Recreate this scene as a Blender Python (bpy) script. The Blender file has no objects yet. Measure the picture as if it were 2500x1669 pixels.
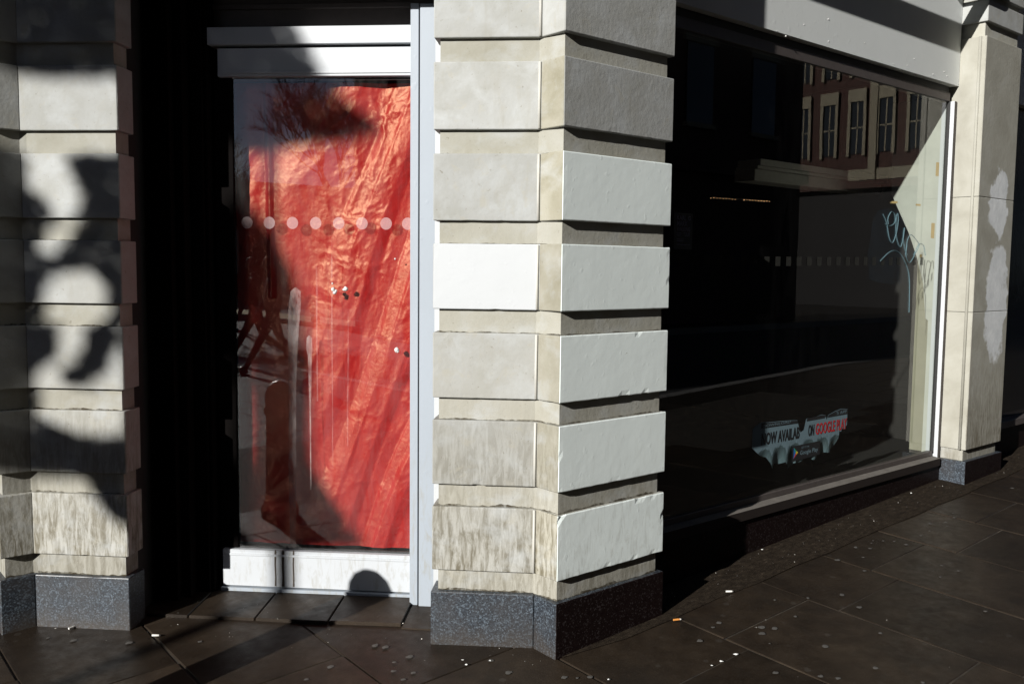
import bpy, bmesh, math, random
from mathutils import Vector, Matrix, noise

rng = random.Random(11)
sc = bpy.context.scene
C = sc.collection
R = math.radians
S2 = math.sqrt(0.5)

# ------------------------------------------------------------------ camera
CAM = Vector((-2.3196, -2.4814, 1.5))
yaw, pitch, roll = R(49.9667), R(4.6851), R(0.6219)
F = Vector((math.cos(yaw) * math.cos(pitch), math.sin(yaw) * math.cos(pitch), -math.sin(pitch)))
R0 = Vector((math.sin(yaw), -math.cos(yaw), 0))
U0 = R0.cross(F)
RX = math.cos(roll) * R0 + math.sin(roll) * U0
UX = -math.sin(roll) * R0 + math.cos(roll) * U0
cam_d = bpy.data.cameras.new('camera')
cam = bpy.data.objects.new('camera', cam_d)
C.objects.link(cam)
cam_d.sensor_width = 36
cam_d.lens = 2226.18 / 2500 * 36
cam_d.clip_start = 0.05
cam_d.clip_end = 600
cam.matrix_world = Matrix(((RX.x, UX.x, -F.x, CAM.x), (RX.y, UX.y, -F.y, CAM.y), (RX.z, UX.z, -F.z, CAM.z), (0, 0, 0, 1)))
sc.camera = cam

# ------------------------------------------------------------------ light
SUN_A, SUN_E = R(12.3), R(20.0)          # travel direction: from +X towards +Y, elevation
DX = Vector((math.cos(SUN_A), math.sin(SUN_A), 0))
HX = Vector((-math.sin(SUN_A), math.cos(SUN_A), 0))
TE = math.tan(SUN_E)
world = bpy.data.worlds.new('World')
sc.world = world
world.use_nodes = True
wn = world.node_tree.nodes
wn.clear()
wo = wn.new('ShaderNodeOutputWorld')
bg = wn.new('ShaderNodeBackground')
sky = wn.new('ShaderNodeTexSky')
sky.sky_type = 'NISHITA'
sky.sun_disc = False
sky.sun_elevation = SUN_E
# Nishita: rotation 0 puts the sun at +Y, positive turns clockwise seen from above
sky.sun_rotation = math.atan2(-DX.x, -DX.y)
sky.air_density = 0.4
sky.dust_density = 0.1
sky.ozone_density = 0.0
bg.inputs['Strength'].default_value = 0.05
world.node_tree.links.new(sky.outputs[0], bg.inputs[0])
world.node_tree.links.new(bg.outputs[0], wo.inputs[0])
sun_d = bpy.data.lights.new('sun', 'SUN')
sun_d.energy = 5.0
sun_d.angle = R(0.53)
sun_d.color = (1.0, 0.97, 0.925)
sun = bpy.data.objects.new('sun', sun_d)
C.objects.link(sun)
travel = Vector((DX.x * math.cos(SUN_E), DX.y * math.cos(SUN_E), -math.sin(SUN_E)))
sun.rotation_euler = travel.to_track_quat('-Z', 'Y').to_euler()
sun.location = (-20, -5, 12)

sc.view_settings.view_transform = 'Standard'
sc.view_settings.look = 'None'
sc.view_settings.exposure = 0.55
sc.view_settings.gamma = 1.0
sc.view_settings.use_curve_mapping = False
sc.cycles.use_denoising = True
sc.cycles.max_bounces = 8
sc.cycles.diffuse_bounces = 3
sc.cycles.transparent_max_bounces = 12
sc.cycles.caustics_reflective = False
sc.cycles.caustics_refractive = False


# ------------------------------------------------------------------ node materials
class NT:
    def __init__(self, name):
        self.m = bpy.data.materials.new(name)
        self.m.use_nodes = True
        self.t = self.m.node_tree
        self.t.nodes.clear()
        self.out = self.n('ShaderNodeOutputMaterial')

    def n(self, kind, **kw):
        nd = self.t.nodes.new(kind)
        for k, v in kw.items():
            if k in nd.inputs:
                nd.inputs[k].default_value = v
            else:
                setattr(nd, k, v)
        return nd

    def l(self, a, b):
        self.t.links.new(a, b)

    def pos(self, scale=(1, 1, 1), rotz=0.0):
        g = self.n('ShaderNodeNewGeometry')
        mp = self.n('ShaderNodeMapping')
        mp.inputs['Scale'].default_value = scale
        mp.inputs['Rotation'].default_value = (0, 0, rotz)
        self.l(g.outputs['Position'], mp.inputs['Vector'])
        return mp.outputs[0]

    def noise(self, scale, detail=4, rough=0.55, vec=None, dist=0.0):
        nd = self.n('ShaderNodeTexNoise')
        nd.inputs['Scale'].default_value = scale
        nd.inputs['Detail'].default_value = detail
        nd.inputs['Roughness'].default_value = rough
        nd.inputs['Distortion'].default_value = dist
        self.l(vec if vec is not None else self.pos(), nd.inputs['Vector'])
        return nd.outputs['Fac']

    def ramp(self, fac, stops):
        nd = self.n('ShaderNodeValToRGB')
        e = nd.color_ramp.elements
        while len(e) > 1:
            e.remove(e[-1])
        e[0].position = stops[0][0]
        e[0].color = (*stops[0][1], 1) if len(stops[0][1]) == 3 else stops[0][1]
        for p, c in stops[1:]:
            x = e.new(p)
            x.color = (*c, 1) if len(c) == 3 else c
        self.l(fac, nd.inputs[0])
        return nd.outputs[0]

    def mix(self, fac, a, b, mode='MIX'):
        nd = self.n('ShaderNodeMix', data_type='RGBA', blend_type=mode)
        for s, v in ((0, fac), (6, a), (7, b)):
            if hasattr(v, 'is_output'):
                self.l(v, nd.inputs[s])
            elif s == 0:
                nd.inputs[0].default_value = v
            else:
                nd.inputs[s].default_value = (*v, 1)
        return nd.outputs[2]

    def math(self, op, a, b=0.0, clamp=False):
        nd = self.n('ShaderNodeMath', operation=op, use_clamp=clamp)
        for i, v in ((0, a), (1, b)):
            if hasattr(v, 'is_output'):
                self.l(v, nd.inputs[i])
            else:
                nd.inputs[i].default_value = v
        return nd.outputs[0]

    def bump(self, h, strength=0.3, dist=0.002, prev=None):
        b = self.n('ShaderNodeBump')
        b.inputs['Strength'].default_value = strength
        b.inputs['Distance'].default_value = dist
        self.l(h, b.inputs['Height'])
        if prev is not None:
            self.l(prev, b.inputs['Normal'])
        return b.outputs[0]

    def pbr(self, color, rough=0.7, normal=None, **kw):
        p = self.n('ShaderNodeBsdfPrincipled')
        if hasattr(color, 'is_output'):
            self.l(color, p.inputs['Base Color'])
        else:
            p.inputs['Base Color'].default_value = (*color, 1)
        if hasattr(rough, 'is_output'):
            self.l(rough, p.inputs['Roughness'])
        else:
            p.inputs['Roughness'].default_value = rough
        if normal is not None:
            self.l(normal, p.inputs['Normal'])
        for k, v in kw.items():
            nm = k.replace('_', ' ')
            if hasattr(v, 'is_output'):
                self.l(v, p.inputs[nm])
            else:
                p.inputs[nm].default_value = v
        self.l(p.outputs[0], self.out.inputs[0])
        return p


M = {}


def zgrime(t, lo, hi):
    """dirt splashed up from the pavement: 1 at height lo, 0 at height hi"""
    g = t.n('ShaderNodeNewGeometry')
    s = t.n('ShaderNodeSeparateXYZ')
    t.l(g.outputs['Position'], s.inputs[0])
    mr = t.n('ShaderNodeMapRange', clamp=True)
    mr.inputs['From Min'].default_value = hi
    mr.inputs['From Max'].default_value = lo
    t.l(s.outputs['Z'], mr.inputs['Value'])
    return mr.outputs[0]


def mat_stone(name, c0, c1, c2, grime=0.95, spots=True):
    t = NT(name)
    info = t.n('ShaderNodeObjectInfo')
    big = t.noise(5.5, 5, 0.6, dist=0.4)
    col = t.ramp(big, [(0.3, c0), (0.52, c1), (0.72, c2)])
    # vertical run-off streaks
    st = t.noise(5, 5, 0.65, t.pos((3.2, 3.2, 0.8)), dist=0.9)
    col = t.mix(t.ramp(st, [(0.54, (0, 0, 0)), (0.8, (0.35, 0.35, 0.35))]), col, (0.27, 0.25, 0.19))
    col = t.mix(t.math('MULTIPLY', zgrime(t, 0.3, 1.7), 0.6), col, (0.375, 0.362, 0.315))
    # splash dirt low down, broken into vertical strokes
    dz = zgrime(t, 0.22, 1.05)
    stroke = t.noise(16, 6, 0.7, t.pos((3.2, 3.2, 0.6)), dist=0.6)
    d = t.math('MULTIPLY', t.ramp(stroke, [(0.40, (0, 0, 0)), (0.60, (1, 1, 1))]), dz)
    col = t.mix(t.math('MULTIPLY', d, grime), col, (0.095, 0.080, 0.045))
    # fine pits
    pit = t.noise(70, 3, 0.6)
    col = t.mix(t.ramp(pit, [(0.24, (0.7, 0.7, 0.7)), (0.34, (0, 0, 0))]), col, (0.16, 0.14, 0.1))
    smear = t.noise(7, 4, 0.6, t.pos((1, 1, 1.3)), dist=0.3)
    col = t.mix(t.ramp(smear, [(0.5, (0, 0, 0)), (0.72, (0.5, 0.5, 0.5))]), col, (0.44, 0.46, 0.465))
    cl = t.noise(13, 5, 0.65, dist=0.7)
    col = t.mix(t.ramp(cl, [(0.58, (0, 0, 0)), (0.7, (0.5, 0.5, 0.5))]), col, (0.36, 0.345, 0.29))
    hv = t.n('ShaderNodeHueSaturation')
    t.l(t.math('MULTIPLY_ADD', info.outputs['Random'], 0.22), hv.inputs['Value'])
    hv.inputs['Value'].default_value = 1
    mm = t.n('ShaderNodeMath', operation='MULTIPLY_ADD')
    t.l(info.outputs['Random'], mm.inputs[0])
    mm.inputs[1].default_value = 0.26
    mm.inputs[2].default_value = 0.86
    t.l(mm.outputs[0], hv.inputs['Value'])
    t.l(col, hv.inputs['Color'])
    n1 = t.bump(t.noise(38, 6, 0.65), 0.35, 0.004)
    n2 = t.bump(pit, 0.25, 0.002, n1)
    t.pbr(hv.outputs[0], 0.85, n2, Specular_IOR_Level=0.25)
    M[name] = t.m


mat_stone('limestone', (0.305, 0.308, 0.285), (0.342, 0.348, 0.335), (0.382, 0.396, 0.392))
mat_stone('limestone_band', (0.305, 0.296, 0.245), (0.35, 0.343, 0.295), (0.38, 0.375, 0.335), grime=0.5)
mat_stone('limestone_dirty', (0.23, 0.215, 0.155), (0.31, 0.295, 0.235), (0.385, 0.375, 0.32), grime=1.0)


def mat_paint(name, c, chip=(0.30, 0.27, 0.2), amount=0.30, grime=0.35, rough=0.5):
    t = NT(name)
    big = t.noise(4, 4, 0.6)
    col = t.mix(t.ramp(big, [(0.35, (0, 0, 0)), (0.7, (0.5, 0.5, 0.5))]), c, tuple(x * 0.93 for x in c))
    ch = t.noise(26, 5, 0.7, dist=1.0)
    chm = t.ramp(ch, [(amount - 0.03, (1, 1, 1)), (amount, (0, 0, 0))])
    dz = zgrime(t, 0.2, 0.9)
    stroke = t.noise(13, 5, 0.7, t.pos((3, 3, 0.7)), dist=0.8)
    d = t.math('MULTIPLY', t.ramp(stroke, [(0.5, (0, 0, 0)), (0.72, (1, 1, 1))]), dz)
    col = t.mix(t.math('MULTIPLY', d, grime), col, (0.28, 0.26, 0.2))
    col = t.mix(chm, col, chip)
    h = t.mix(chm, t.noise(11, 5, 0.6), (0, 0, 0))
    pimp = t.ramp(t.noise(32, 2, 0.4), [(0.64, (0, 0, 0)), (0.74, (1, 1, 1))])
    n0 = t.bump(h, 0.05, 0.005)
    n1 = t.bump(pimp, 0.10, 0.003, n0)
    n2 = t.bump(t.noise(90, 3, 0.5), 0.10, 0.001, n1)
    t.pbr(col, rough, n2, Specular_IOR_Level=0.4)
    M[name] = t.m


mat_paint('pale_paint', (0.87, 0.945, 0.925), amount=0.285, grime=0.55)
mat_paint('white_paint', (0.49, 0.51, 0.525), amount=0.22, grime=0.1)
mat_paint('door_white', (0.50, 0.525, 0.55), chip=(0.24, 0.17, 0.1), amount=0.24, grime=0.5, rough=0.35)
mat_paint('frame_grey', (0.345, 0.385, 0.43), chip=(0.2, 0.13, 0.08), amount=0.235, grime=0.7, rough=0.35)
mat_paint('fascia_paint', (0.72, 0.75, 0.74), amount=0.2, grime=0.0, rough=0.55)


def simple(name, c, rough=0.6, bump=0.15, scale=30, var=0.15, **kw):
    t = NT(name)
    n = t.noise(scale, 4, 0.6)
    col = t.mix(n, tuple(x * (1 - var) for x in c), tuple(min(1, x * (1 + var)) for x in c))
    t.pbr(col, rough, t.bump(n, bump, 0.002), **kw)
    M[name] = t.m


simple('dark_bronze', (0.005, 0.0042, 0.004), 0.9, Specular_IOR_Level=0.03)
simple('window_brown', (0.065, 0.054, 0.05), 0.55, var=0.3)
simple('sill_shaded_front', (0.022, 0.017, 0.015), 0.7, Specular_IOR_Level=0.15)  # sill front: the shade of grazing sun is put into this dark colour
simple('sill_lit_top', (0.13, 0.118, 0.105), 0.7, var=0.4, scale=18)  # sill top: sunlit tone put into the paler colour
simple('black_gasket', (0.012, 0.012, 0.012), 0.6)
simple('dark_interior', (0.018, 0.016, 0.015), 0.8)
simple('interior_pale', (0.62, 0.60, 0.56), 0.7)
simple('tan_tape', (0.36, 0.25, 0.10), 0.5)
simple('gum', (0.072, 0.068, 0.062), 0.8, var=0.4, scale=9)
simple('butt_white', (0.75, 0.73, 0.68), 0.8)
simple('butt_orange', (0.62, 0.25, 0.05), 0.8)
simple('paper_white', (0.78, 0.78, 0.76), 0.8)
simple('lead_white', (0.62, 0.62, 0.60), 0.6)
simple('asphalt', (0.045, 0.045, 0.047), 0.8, bump=0.5, scale=120, var=0.4)
simple('bark', (0.09, 0.07, 0.055), 0.9, bump=0.6, scale=14, var=0.35)
simple('twig', (0.045, 0.034, 0.03), 0.9)
simple('iron_black', (0.03, 0.03, 0.032), 0.4)
simple('cloth_dark', (0.02, 0.02, 0.024), 0.9)
simple('cloth_navy', (0.022, 0.025, 0.04), 0.9)
simple('skin', (0.45, 0.27, 0.19), 0.6)
simple('hair', (0.03, 0.02, 0.015), 0.6)
simple('shoe', (0.015, 0.014, 0.013), 0.4)
simple('trim_stone', (0.25, 0.22, 0.155), 0.8, scale=4)
simple('window_dark', (0.02, 0.023, 0.026), 0.12)
simple('kerb_granite', (0.17, 0.165, 0.16), 0.75, scale=60, var=0.4)
simple('poster_white', (0.13, 0.195, 0.225), 0.7, scale=9)
simple('poster_black', (0.012, 0.012, 0.013), 0.6)
simple('poster_red', (0.45, 0.02, 0.025), 0.6)
simple('logo_blue', (0.02, 0.14, 0.42), 0.6)
simple('logo_green', (0.03, 0.32, 0.12), 0.6)
simple('logo_yellow', (0.6, 0.42, 0.03), 0.6)
simple('logo_red', (0.5, 0.04, 0.03), 0.6)
simple('flyer_violet', (0.22, 0.20, 0.30), 0.7)
simple('pale_mortar', (0.50, 0.49, 0.45), 0.85)
simple('sheet_pale', (0.44, 0.45, 0.41), 0.8, scale=7, var=0.22)
simple('wall_cream', (0.24, 0.23, 0.17), 0.8, scale=5, var=0.25)

# polished granite plinth
t = NT('granite')
v = t.n('ShaderNodeTexVoronoi', feature='F1')
v.inputs['Scale'].default_value = 190
t.l(t.pos(), v.inputs['Vector'])
sp = t.n('ShaderNodeSeparateColor')
t.l(v.outputs['Color'], sp.inputs[0])
col = t.ramp(sp.outputs[0], [(0.0, (0.016, 0.018, 0.022)), (0.45, (0.028, 0.034, 0.043)), (0.75, (0.046, 0.058, 0.072)), (0.95, (0.095, 0.12, 0.145))])
big = t.noise(7, 3, 0.6)
col = t.mix(t.ramp(big, [(0.4, (0, 0, 0)), (0.7, (0.65, 0.65, 0.65))]), col, (0.04, 0.037, 0.036))
low = zgrime(t, 0.0, 0.09)
col = t.mix(t.math('MULTIPLY', low, t.noise(22, 4, 0.6)), col, (0.055, 0.042, 0.03))
t.pbr(col, 0.42, t.bump(sp.outputs[0], 0.12, 0.001), Specular_IOR_Level=0.5)
M['granite'] = t.m

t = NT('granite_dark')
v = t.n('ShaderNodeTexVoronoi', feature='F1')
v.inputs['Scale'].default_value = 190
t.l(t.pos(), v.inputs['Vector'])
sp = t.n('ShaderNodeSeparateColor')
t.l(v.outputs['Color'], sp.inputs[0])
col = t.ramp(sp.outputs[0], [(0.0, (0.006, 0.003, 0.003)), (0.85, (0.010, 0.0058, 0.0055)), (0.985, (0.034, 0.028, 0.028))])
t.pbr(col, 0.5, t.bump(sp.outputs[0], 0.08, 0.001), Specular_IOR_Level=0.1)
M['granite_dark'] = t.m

# paving slabs
t = NT('slab')
info = t.n('ShaderNodeObjectInfo')
n1 = t.noise(6, 5, 0.65)
n2 = t.noise(160, 3, 0.6)
col = t.ramp(n1, [(0.3, (0.0145, 0.0100, 0.0066)), (0.6, (0.0265, 0.0190, 0.0128)), (0.8, (0.040, 0.030, 0.021))])
col = t.mix(t.ramp(n2, [(0.55, (0, 0, 0)), (0.75, (0.5, 0.5, 0.5))]), col, (0.048, 0.039, 0.030))
st = t.noise(2.3, 5, 0.7, dist=0.8)
col = t.mix(t.ramp(st, [(0.52, (0, 0, 0)), (0.68, (0.55, 0.55, 0.55))]), col, (0.012, 0.0095, 0.0075))
gm = t.n('ShaderNodeTexVoronoi', feature='F1')
gm.inputs['Scale'].default_value = 7
t.l(t.pos((1, 1, 0)), gm.inputs['Vector'])
col = t.mix(t.ramp(gm.outputs['Distance'], [(0.08, (0.5, 0.5, 0.5)), (0.11, (0, 0, 0))]), col, (0.045, 0.039, 0.033))
hv = t.n('ShaderNodeHueSaturation')
mm = t.n('ShaderNodeMath', operation='MULTIPLY_ADD')
t.l(info.outputs['Random'], mm.inputs[0])
mm.inputs[1].default_value = 0.7
mm.inputs[2].default_value = 0.7
t.l(mm.outputs[0], hv.inputs['Value'])
t.l(col, hv.inputs['Color'])
rg = t.ramp(t.noise(20, 4, 0.6), [(0.3, (0.38, 0.38, 0.38)), (0.7, (0.58, 0.58, 0.58))])
t.pbr(hv.outputs[0], rg, t.bump(n2, 0.35, 0.0025, t.bump(n1, 0.3, 0.004)), Specular_IOR_Level=0.2)
M['slab'] = t.m

t = NT('mortar')
n1 = t.noise(14, 6, 0.75)
col = t.ramp(n1, [(0.35, (0.012, 0.009, 0.006)), (0.55, (0.035, 0.027, 0.018)), (0.75, (0.10, 0.08, 0.055))])
t.pbr(col, 0.9, t.bump(n1, 0.5, 0.004))
M['mortar'] = t.m

t = NT('rough_strip')
n1 = t.noise(22, 8, 0.8, t.pos((1, 2.2, 1)))
col = t.ramp(n1, [(0.38, (0.012, 0.0085, 0.0058)), (0.58, (0.030, 0.0225, 0.0155)), (0.70, (0.085, 0.068, 0.05))])
t.pbr(col, 0.9, t.bump(n1, 0.8, 0.006), Specular_IOR_Level=0.08)
M['rough_strip'] = t.m

# distant paving: same slabs, too far to build singly
t = NT('paving_far')
br = t.n('ShaderNodeTexBrick')
br.inputs['Scale'].default_value = 1.0
br.inputs['Brick Width'].default_value = 0.78
br.inputs['Row Height'].default_value = 0.57
br.inputs['Mortar Size'].default_value = 0.012
br.inputs['Color1'].default_value = (0.034, 0.028, 0.022, 1)
br.inputs['Color2'].default_value = (0.024, 0.020, 0.016, 1)
br.inputs['Mortar'].default_value = (0.02, 0.016, 0.012, 1)
t.l(t.pos((1, 1, 1), R(90)), br.inputs['Vector'])
n1 = t.noise(30, 4, 0.6)
col = t.mix(0.3, br.outputs['Color'], t.ramp(n1, [(0.3, (0.017, 0.014, 0.011)), (0.7, (0.042, 0.036, 0.030))]))
t.pbr(col, 0.36, t.bump(br.outputs['Fac'], -0.9, 0.02, t.bump(n1, 0.2, 0.003)), Specular_IOR_Level=t.ramp(br.outputs['Fac'], [(0.0, (0.75, 0.75, 0.75)), (0.6, (0.02, 0.02, 0.02))]))
M['paving_far'] = t.m

# thin glass
def mat_glass(name, dust=0.02, tint=(1, 1, 1), boost=1.0):
    t = NT(name)
    lw = t.n('ShaderNodeLayerWeight', Blend=0.5)      # both faces of the pane, same from either side
    f5 = t.math('POWER', lw.outputs['Facing'], 5.0)
    fac = t.math('MULTIPLY', t.math('MULTIPLY_ADD', f5, 0.80), 1.0, clamp=True)
    fac.node.inputs[0].links[0].from_node.inputs[2].default_value = 0.078 * boost
    tr = t.n('ShaderNodeBsdfTransparent')
    tr.inputs[0].default_value = (*tint, 1)
    gl = t.n('ShaderNodeBsdfGlossy')
    gl.inputs['Roughness'].default_value = 0.0
    gl.inputs['Color'].default_value = (1, 1, 1, 1)
    wob = t.bump(t.noise(1.7, 2, 0.5), 0.02, 0.01)
    t.l(wob, gl.inputs['Normal'])
    mx = t.n('ShaderNodeMixShader')
    t.l(fac, mx.inputs[0])
    t.l(tr.outputs[0], mx.inputs[1])
    t.l(gl.outputs[0], mx.inputs[2])
    df = t.n('ShaderNodeBsdfDiffuse')
    df.inputs[0].default_value = (0.6, 0.6, 0.58, 1)
    dn = t.noise(6, 6, 0.7, t.pos((2.5, 2.5, 0.5)), dist=0.5)
    df_f = t.math('MULTIPLY', t.ramp(dn, [(0.4, (0, 0, 0)), (0.75, (1, 1, 1))]), dust)
    mx2 = t.n('ShaderNodeMixShader')
    t.l(df_f, mx2.inputs[0])
    t.l(mx.outputs[0], mx2.inputs[1])
    t.l(df.outputs[0], mx2.inputs[2])
    t.l(mx2.outputs[0], t.out.inputs[0])
    M[name] = t.m


mat_glass('door_glass', 0.05)
mat_glass('window_glass', 0.006, (0.89, 0.92, 0.89))


def mat_film(name, c, alpha, breakup=0.0):
    t = NT(name)
    df = t.n('ShaderNodeBsdfDiffuse')
    df.inputs[0].default_value = (*c, 1)
    tr = t.n('ShaderNodeBsdfTransparent')
    mx = t.n('ShaderNodeMixShader')
    if breakup:
        f = t.ramp(t.noise(18, 5, 0.7, t.pos((2, 2, 0.7))), [(0.3, (0, 0, 0)), (0.6, (alpha,) * 3)])
        t.l(f, mx.inputs[0])
    else:
        mx.inputs[0].default_value = alpha
    t.l(tr.outputs[0], mx.inputs[1])
    t.l(df.outputs[0], mx.inputs[2])
    t.l(mx.outputs[0], t.out.inputs[0])
    M[name] = t.m


mat_film('frosted_dot', (0.62, 0.50, 0.50), 0.36)
mat_film('frosted_square', (0.05, 0.05, 0.045), 0.6)
mat_film('drip_film', (0.55, 0.48, 0.46), 0.34, 1)
mat_film('graffiti_blue', (0.16, 0.27, 0.31), 0.35)
mat_film('ledge_grime', (0.06, 0.048, 0.03), 0.8, 1)
mat_film('drip_faint', (0.55, 0.48, 0.46), 0.17, 1)
mat_film('blue_film', (0.10, 0.17, 0.24), 0.07, 1)

# crumpled red wrapping paper with a satin sheen
t = NT('red_paper')
n1 = t.noise(5, 5, 0.65, dist=1.4)
col = t.ramp(n1, [(0.3, (0.27, 0.008, 0.011)), (0.55, (0.31, 0.011, 0.013)), (0.8, (0.35, 0.018, 0.016))])
cr = t.noise(34, 5, 0.7, dist=1.6)
nb = t.bump(cr, 0.3, 0.004)
t.pbr(col, 0.40, nb, Specular_IOR_Level=0.45, Specular_Tint=(1.0, 0.78, 0.46, 1))
M['red_paper'] = t.m

# bricks of far buildings
t = NT('brick')
br = t.n('ShaderNodeTexBrick')
br.inputs['Scale'].default_value = 1.0
br.inputs['Brick Width'].default_value = 0.23
br.inputs['Row Height'].default_value = 0.075
br.inputs['Mortar Size'].default_value = 0.006
br.inputs['Color1'].default_value = (0.060, 0.018, 0.012, 1)
br.inputs['Color2'].default_value = (0.042, 0.014, 0.010, 1)
br.inputs['Mortar'].default_value = (0.08, 0.065, 0.05, 1)
g = t.n('ShaderNodeNewGeometry')
s_ = t.n('ShaderNodeSeparateXYZ')
t.l(g.outputs['Position'], s_.inputs[0])
cb = t.n('ShaderNodeCombineXYZ')
t.l(t.math('ADD', s_.outputs['X'], s_.outputs['Y']), cb.inputs[0])
t.l(s_.outputs['Z'], cb.inputs[1])
t.l(cb.outputs[0], br.inputs['Vector'])
t.pbr(br.outputs['Color'], 0.85)
M['brick'] = t.m

# leaves
t = NT('leaf')
info = t.n('ShaderNodeNewGeometry')
col = t.ramp(info.outputs['Random Per Island'], [(0.0, (0.03, 0.055, 0.018)), (0.6, (0.05, 0.085, 0.025)), (1.0, (0.08, 0.11, 0.035))])
t.pbr(col, 0.5)
M['leaf'] = t.m

# lit fairy lights
t = NT('bulb_glow')
em = t.n('ShaderNodeEmission', Strength=1.1)
em.inputs['Color'].default_value = (1.0, 0.55, 0.28, 1)
t.l(em.outputs[0], t.out.inputs[0])
M['bulb_glow'] = t.m


# ------------------------------------------------------------------ object helpers
def tag(o, label=None, cat=None, group=None, kind=None):
    if label: o['label'] = label
    if cat: o['category'] = cat
    if group: o['group'] = group
    if kind: o['kind'] = kind
    return o


def thing(name, loc, label, cat, group=None):
    o = bpy.data.objects.new(name, None)
    o.empty_display_size = 0.1
    C.objects.link(o)
    o.location = loc
    return tag(o, label, cat, group)


WLOC = {}


def wloc(o):
    p = Vector((0, 0, 0))
    while o is not None:
        p += o.location
        o = o.parent
    return p


def obj(name, verts, faces, mats, parent=None, midx=None, smooth=False, origin=None):
    """verts in world coordinates; the object sits at its parent's place (or at origin)"""
    base = wloc(parent) if parent is not None else Vector(origin or (0, 0, 0))
    me = bpy.data.meshes.new(name)
    me.from_pydata([tuple(Vector(v) - base) for v in verts], [], faces)
    if not isinstance(mats, (list, tuple)):
        mats = [mats]
    for m in mats:
        me.materials.append(M[m])
    if midx:
        for p, i in zip(me.polygons, midx):
            p.material_index = i
    if smooth:
        for p in me.polygons:
            p.use_smooth = True
    me.update()
    o = bpy.data.objects.new(name, me)
    C.objects.link(o)
    if parent is not None:
        o.parent = parent
    else:
        o.location = base
    return o


class MB:
    """collects shapes for one mesh"""
    def __init__(self):
        self.v, self.f, self.mi = [], [], []

    def add(self, vs, fs, mi=0):
        k = len(self.v)
        self.v += [tuple(x) for x in vs]
        self.f += [tuple(i + k for i in f) for f in fs]
        self.mi += [mi] * len(fs)

    def prism(self, poly, z0, z1, mi=0):
        n = len(poly)
        vs = [(p[0], p[1], z0) for p in poly] + [(p[0], p[1], z1) for p in poly]
        fs = [tuple(range(n - 1, -1, -1)), tuple(range(n, 2 * n))]
        fs += [(i, (i + 1) % n, n + (i + 1) % n, n + i) for i in range(n)]
        self.add(vs, fs, mi)

    def box(self, x0, x1, y0, y1, z0, z1, mi=0):
        self.prism([(x0, y0), (x1, y0), (x1, y1), (x0, y1)], z0, z1, mi)

    def tube(self, pts, radii, n=6, mi=0, cap=True):
        pts = [Vector(p) for p in pts]
        if not isinstance(radii, (list, tuple)):
            radii = [radii] * len(pts)
        k = len(self.v)
        up = Vector((0.13, 0.27, 0.95))
        for i, p in enumerate(pts):
            d = (pts[min(i + 1, len(pts) - 1)] - pts[max(i - 1, 0)]).normalized()
            a = d.cross(up)
            if a.length < 1e-3:
                a = d.cross(Vector((1, 0, 0)))
            a.normalize()
            b = d.cross(a)
            for j in range(n):
                w_ = 2 * math.pi * j / n
                self.v.append(tuple(p + (a * math.cos(w_) + b * math.sin(w_)) * radii[i]))
        for i in range(len(pts) - 1):
            for j in range(n):
                q = k + i * n
                self.f.append((q + j, q + (j + 1) % n, q + n + (j + 1) % n, q + n + j))
                self.mi.append(mi)
        if cap:
            self.f.append(tuple(k + j for j in range(n))[::-1]); self.mi.append(mi)
            q = k + (len(pts) - 1) * n
            self.f.append(tuple(q + j for j in range(n))); self.mi.append(mi)

    def build(self, name, mats, parent=None, smooth=False, origin=None):
        return obj(name, self.v, self.f, mats, parent, self.mi, smooth, origin)


def bevelled(o, w=0.004, seg=2):
    bm = bmesh.new()
    bm.from_mesh(o.data)
    bmesh.ops.bevel(bm, geom=bm.edges[:] + bm.verts[:], offset=w, segments=seg, affect='EDGES', clamp_overlap=True)
    bm.to_mesh(o.data)
    bm.free()
    return o


# ------------------------------------------------------------------ measured layout
# right-hand street front: plane y = 0, running along +X.  The entrance is splayed at 45 degrees.
cc, rr, ww, GAP, WL = 0.1254, 0.6142, 0.4083, 1.2521, 0.4032
CONC = Vector((0, cc, 0))
DU = Vector((-S2, S2, 0))      # along the entrance, to the left
DV = Vector((S2, S2, 0))       # into the building


def uv(u, v, z=0.0):
    return CONC + DU * u + DV * v + Vector((0, 0, z))


def uvp(lst):
    return [tuple(uv(u, v))[:2] for u, v in lst]


def g(x, y):
    a = 0.042 * x + 0.038 * y
    return -0.165 + math.log1p(math.exp((a + 0.165) * 40)) / 40 if a < 0.3 else a


# ------------------------------------------------------------------ ground, pavement, road
def ground_sheet(name, xs, ys, mat, dz):
    vs = [(x, y, g(x, y) + dz) for y in ys for x in xs]
    n = len(xs)
    fs = [(j * n + i, j * n + i + 1, (j + 1) * n + i + 1, (j + 1) * n + i) for j in range(len(ys) - 1) for i in range(n - 1)]
    return obj(name, vs, fs, mat)


gx = [-300, -120, -60, -30, -16, -10] + [-8 + 0.5 * i for i in range(40)] + [14, 20, 40, 80, 150, 300]
gy = [-3.6, -3.2] + [-3 + 0.5 * i for i in range(14)] + [6, 12, 30, 80, 200]


def flat_clip(v, lo, hi):
    return max(lo, min(hi, v))


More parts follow.
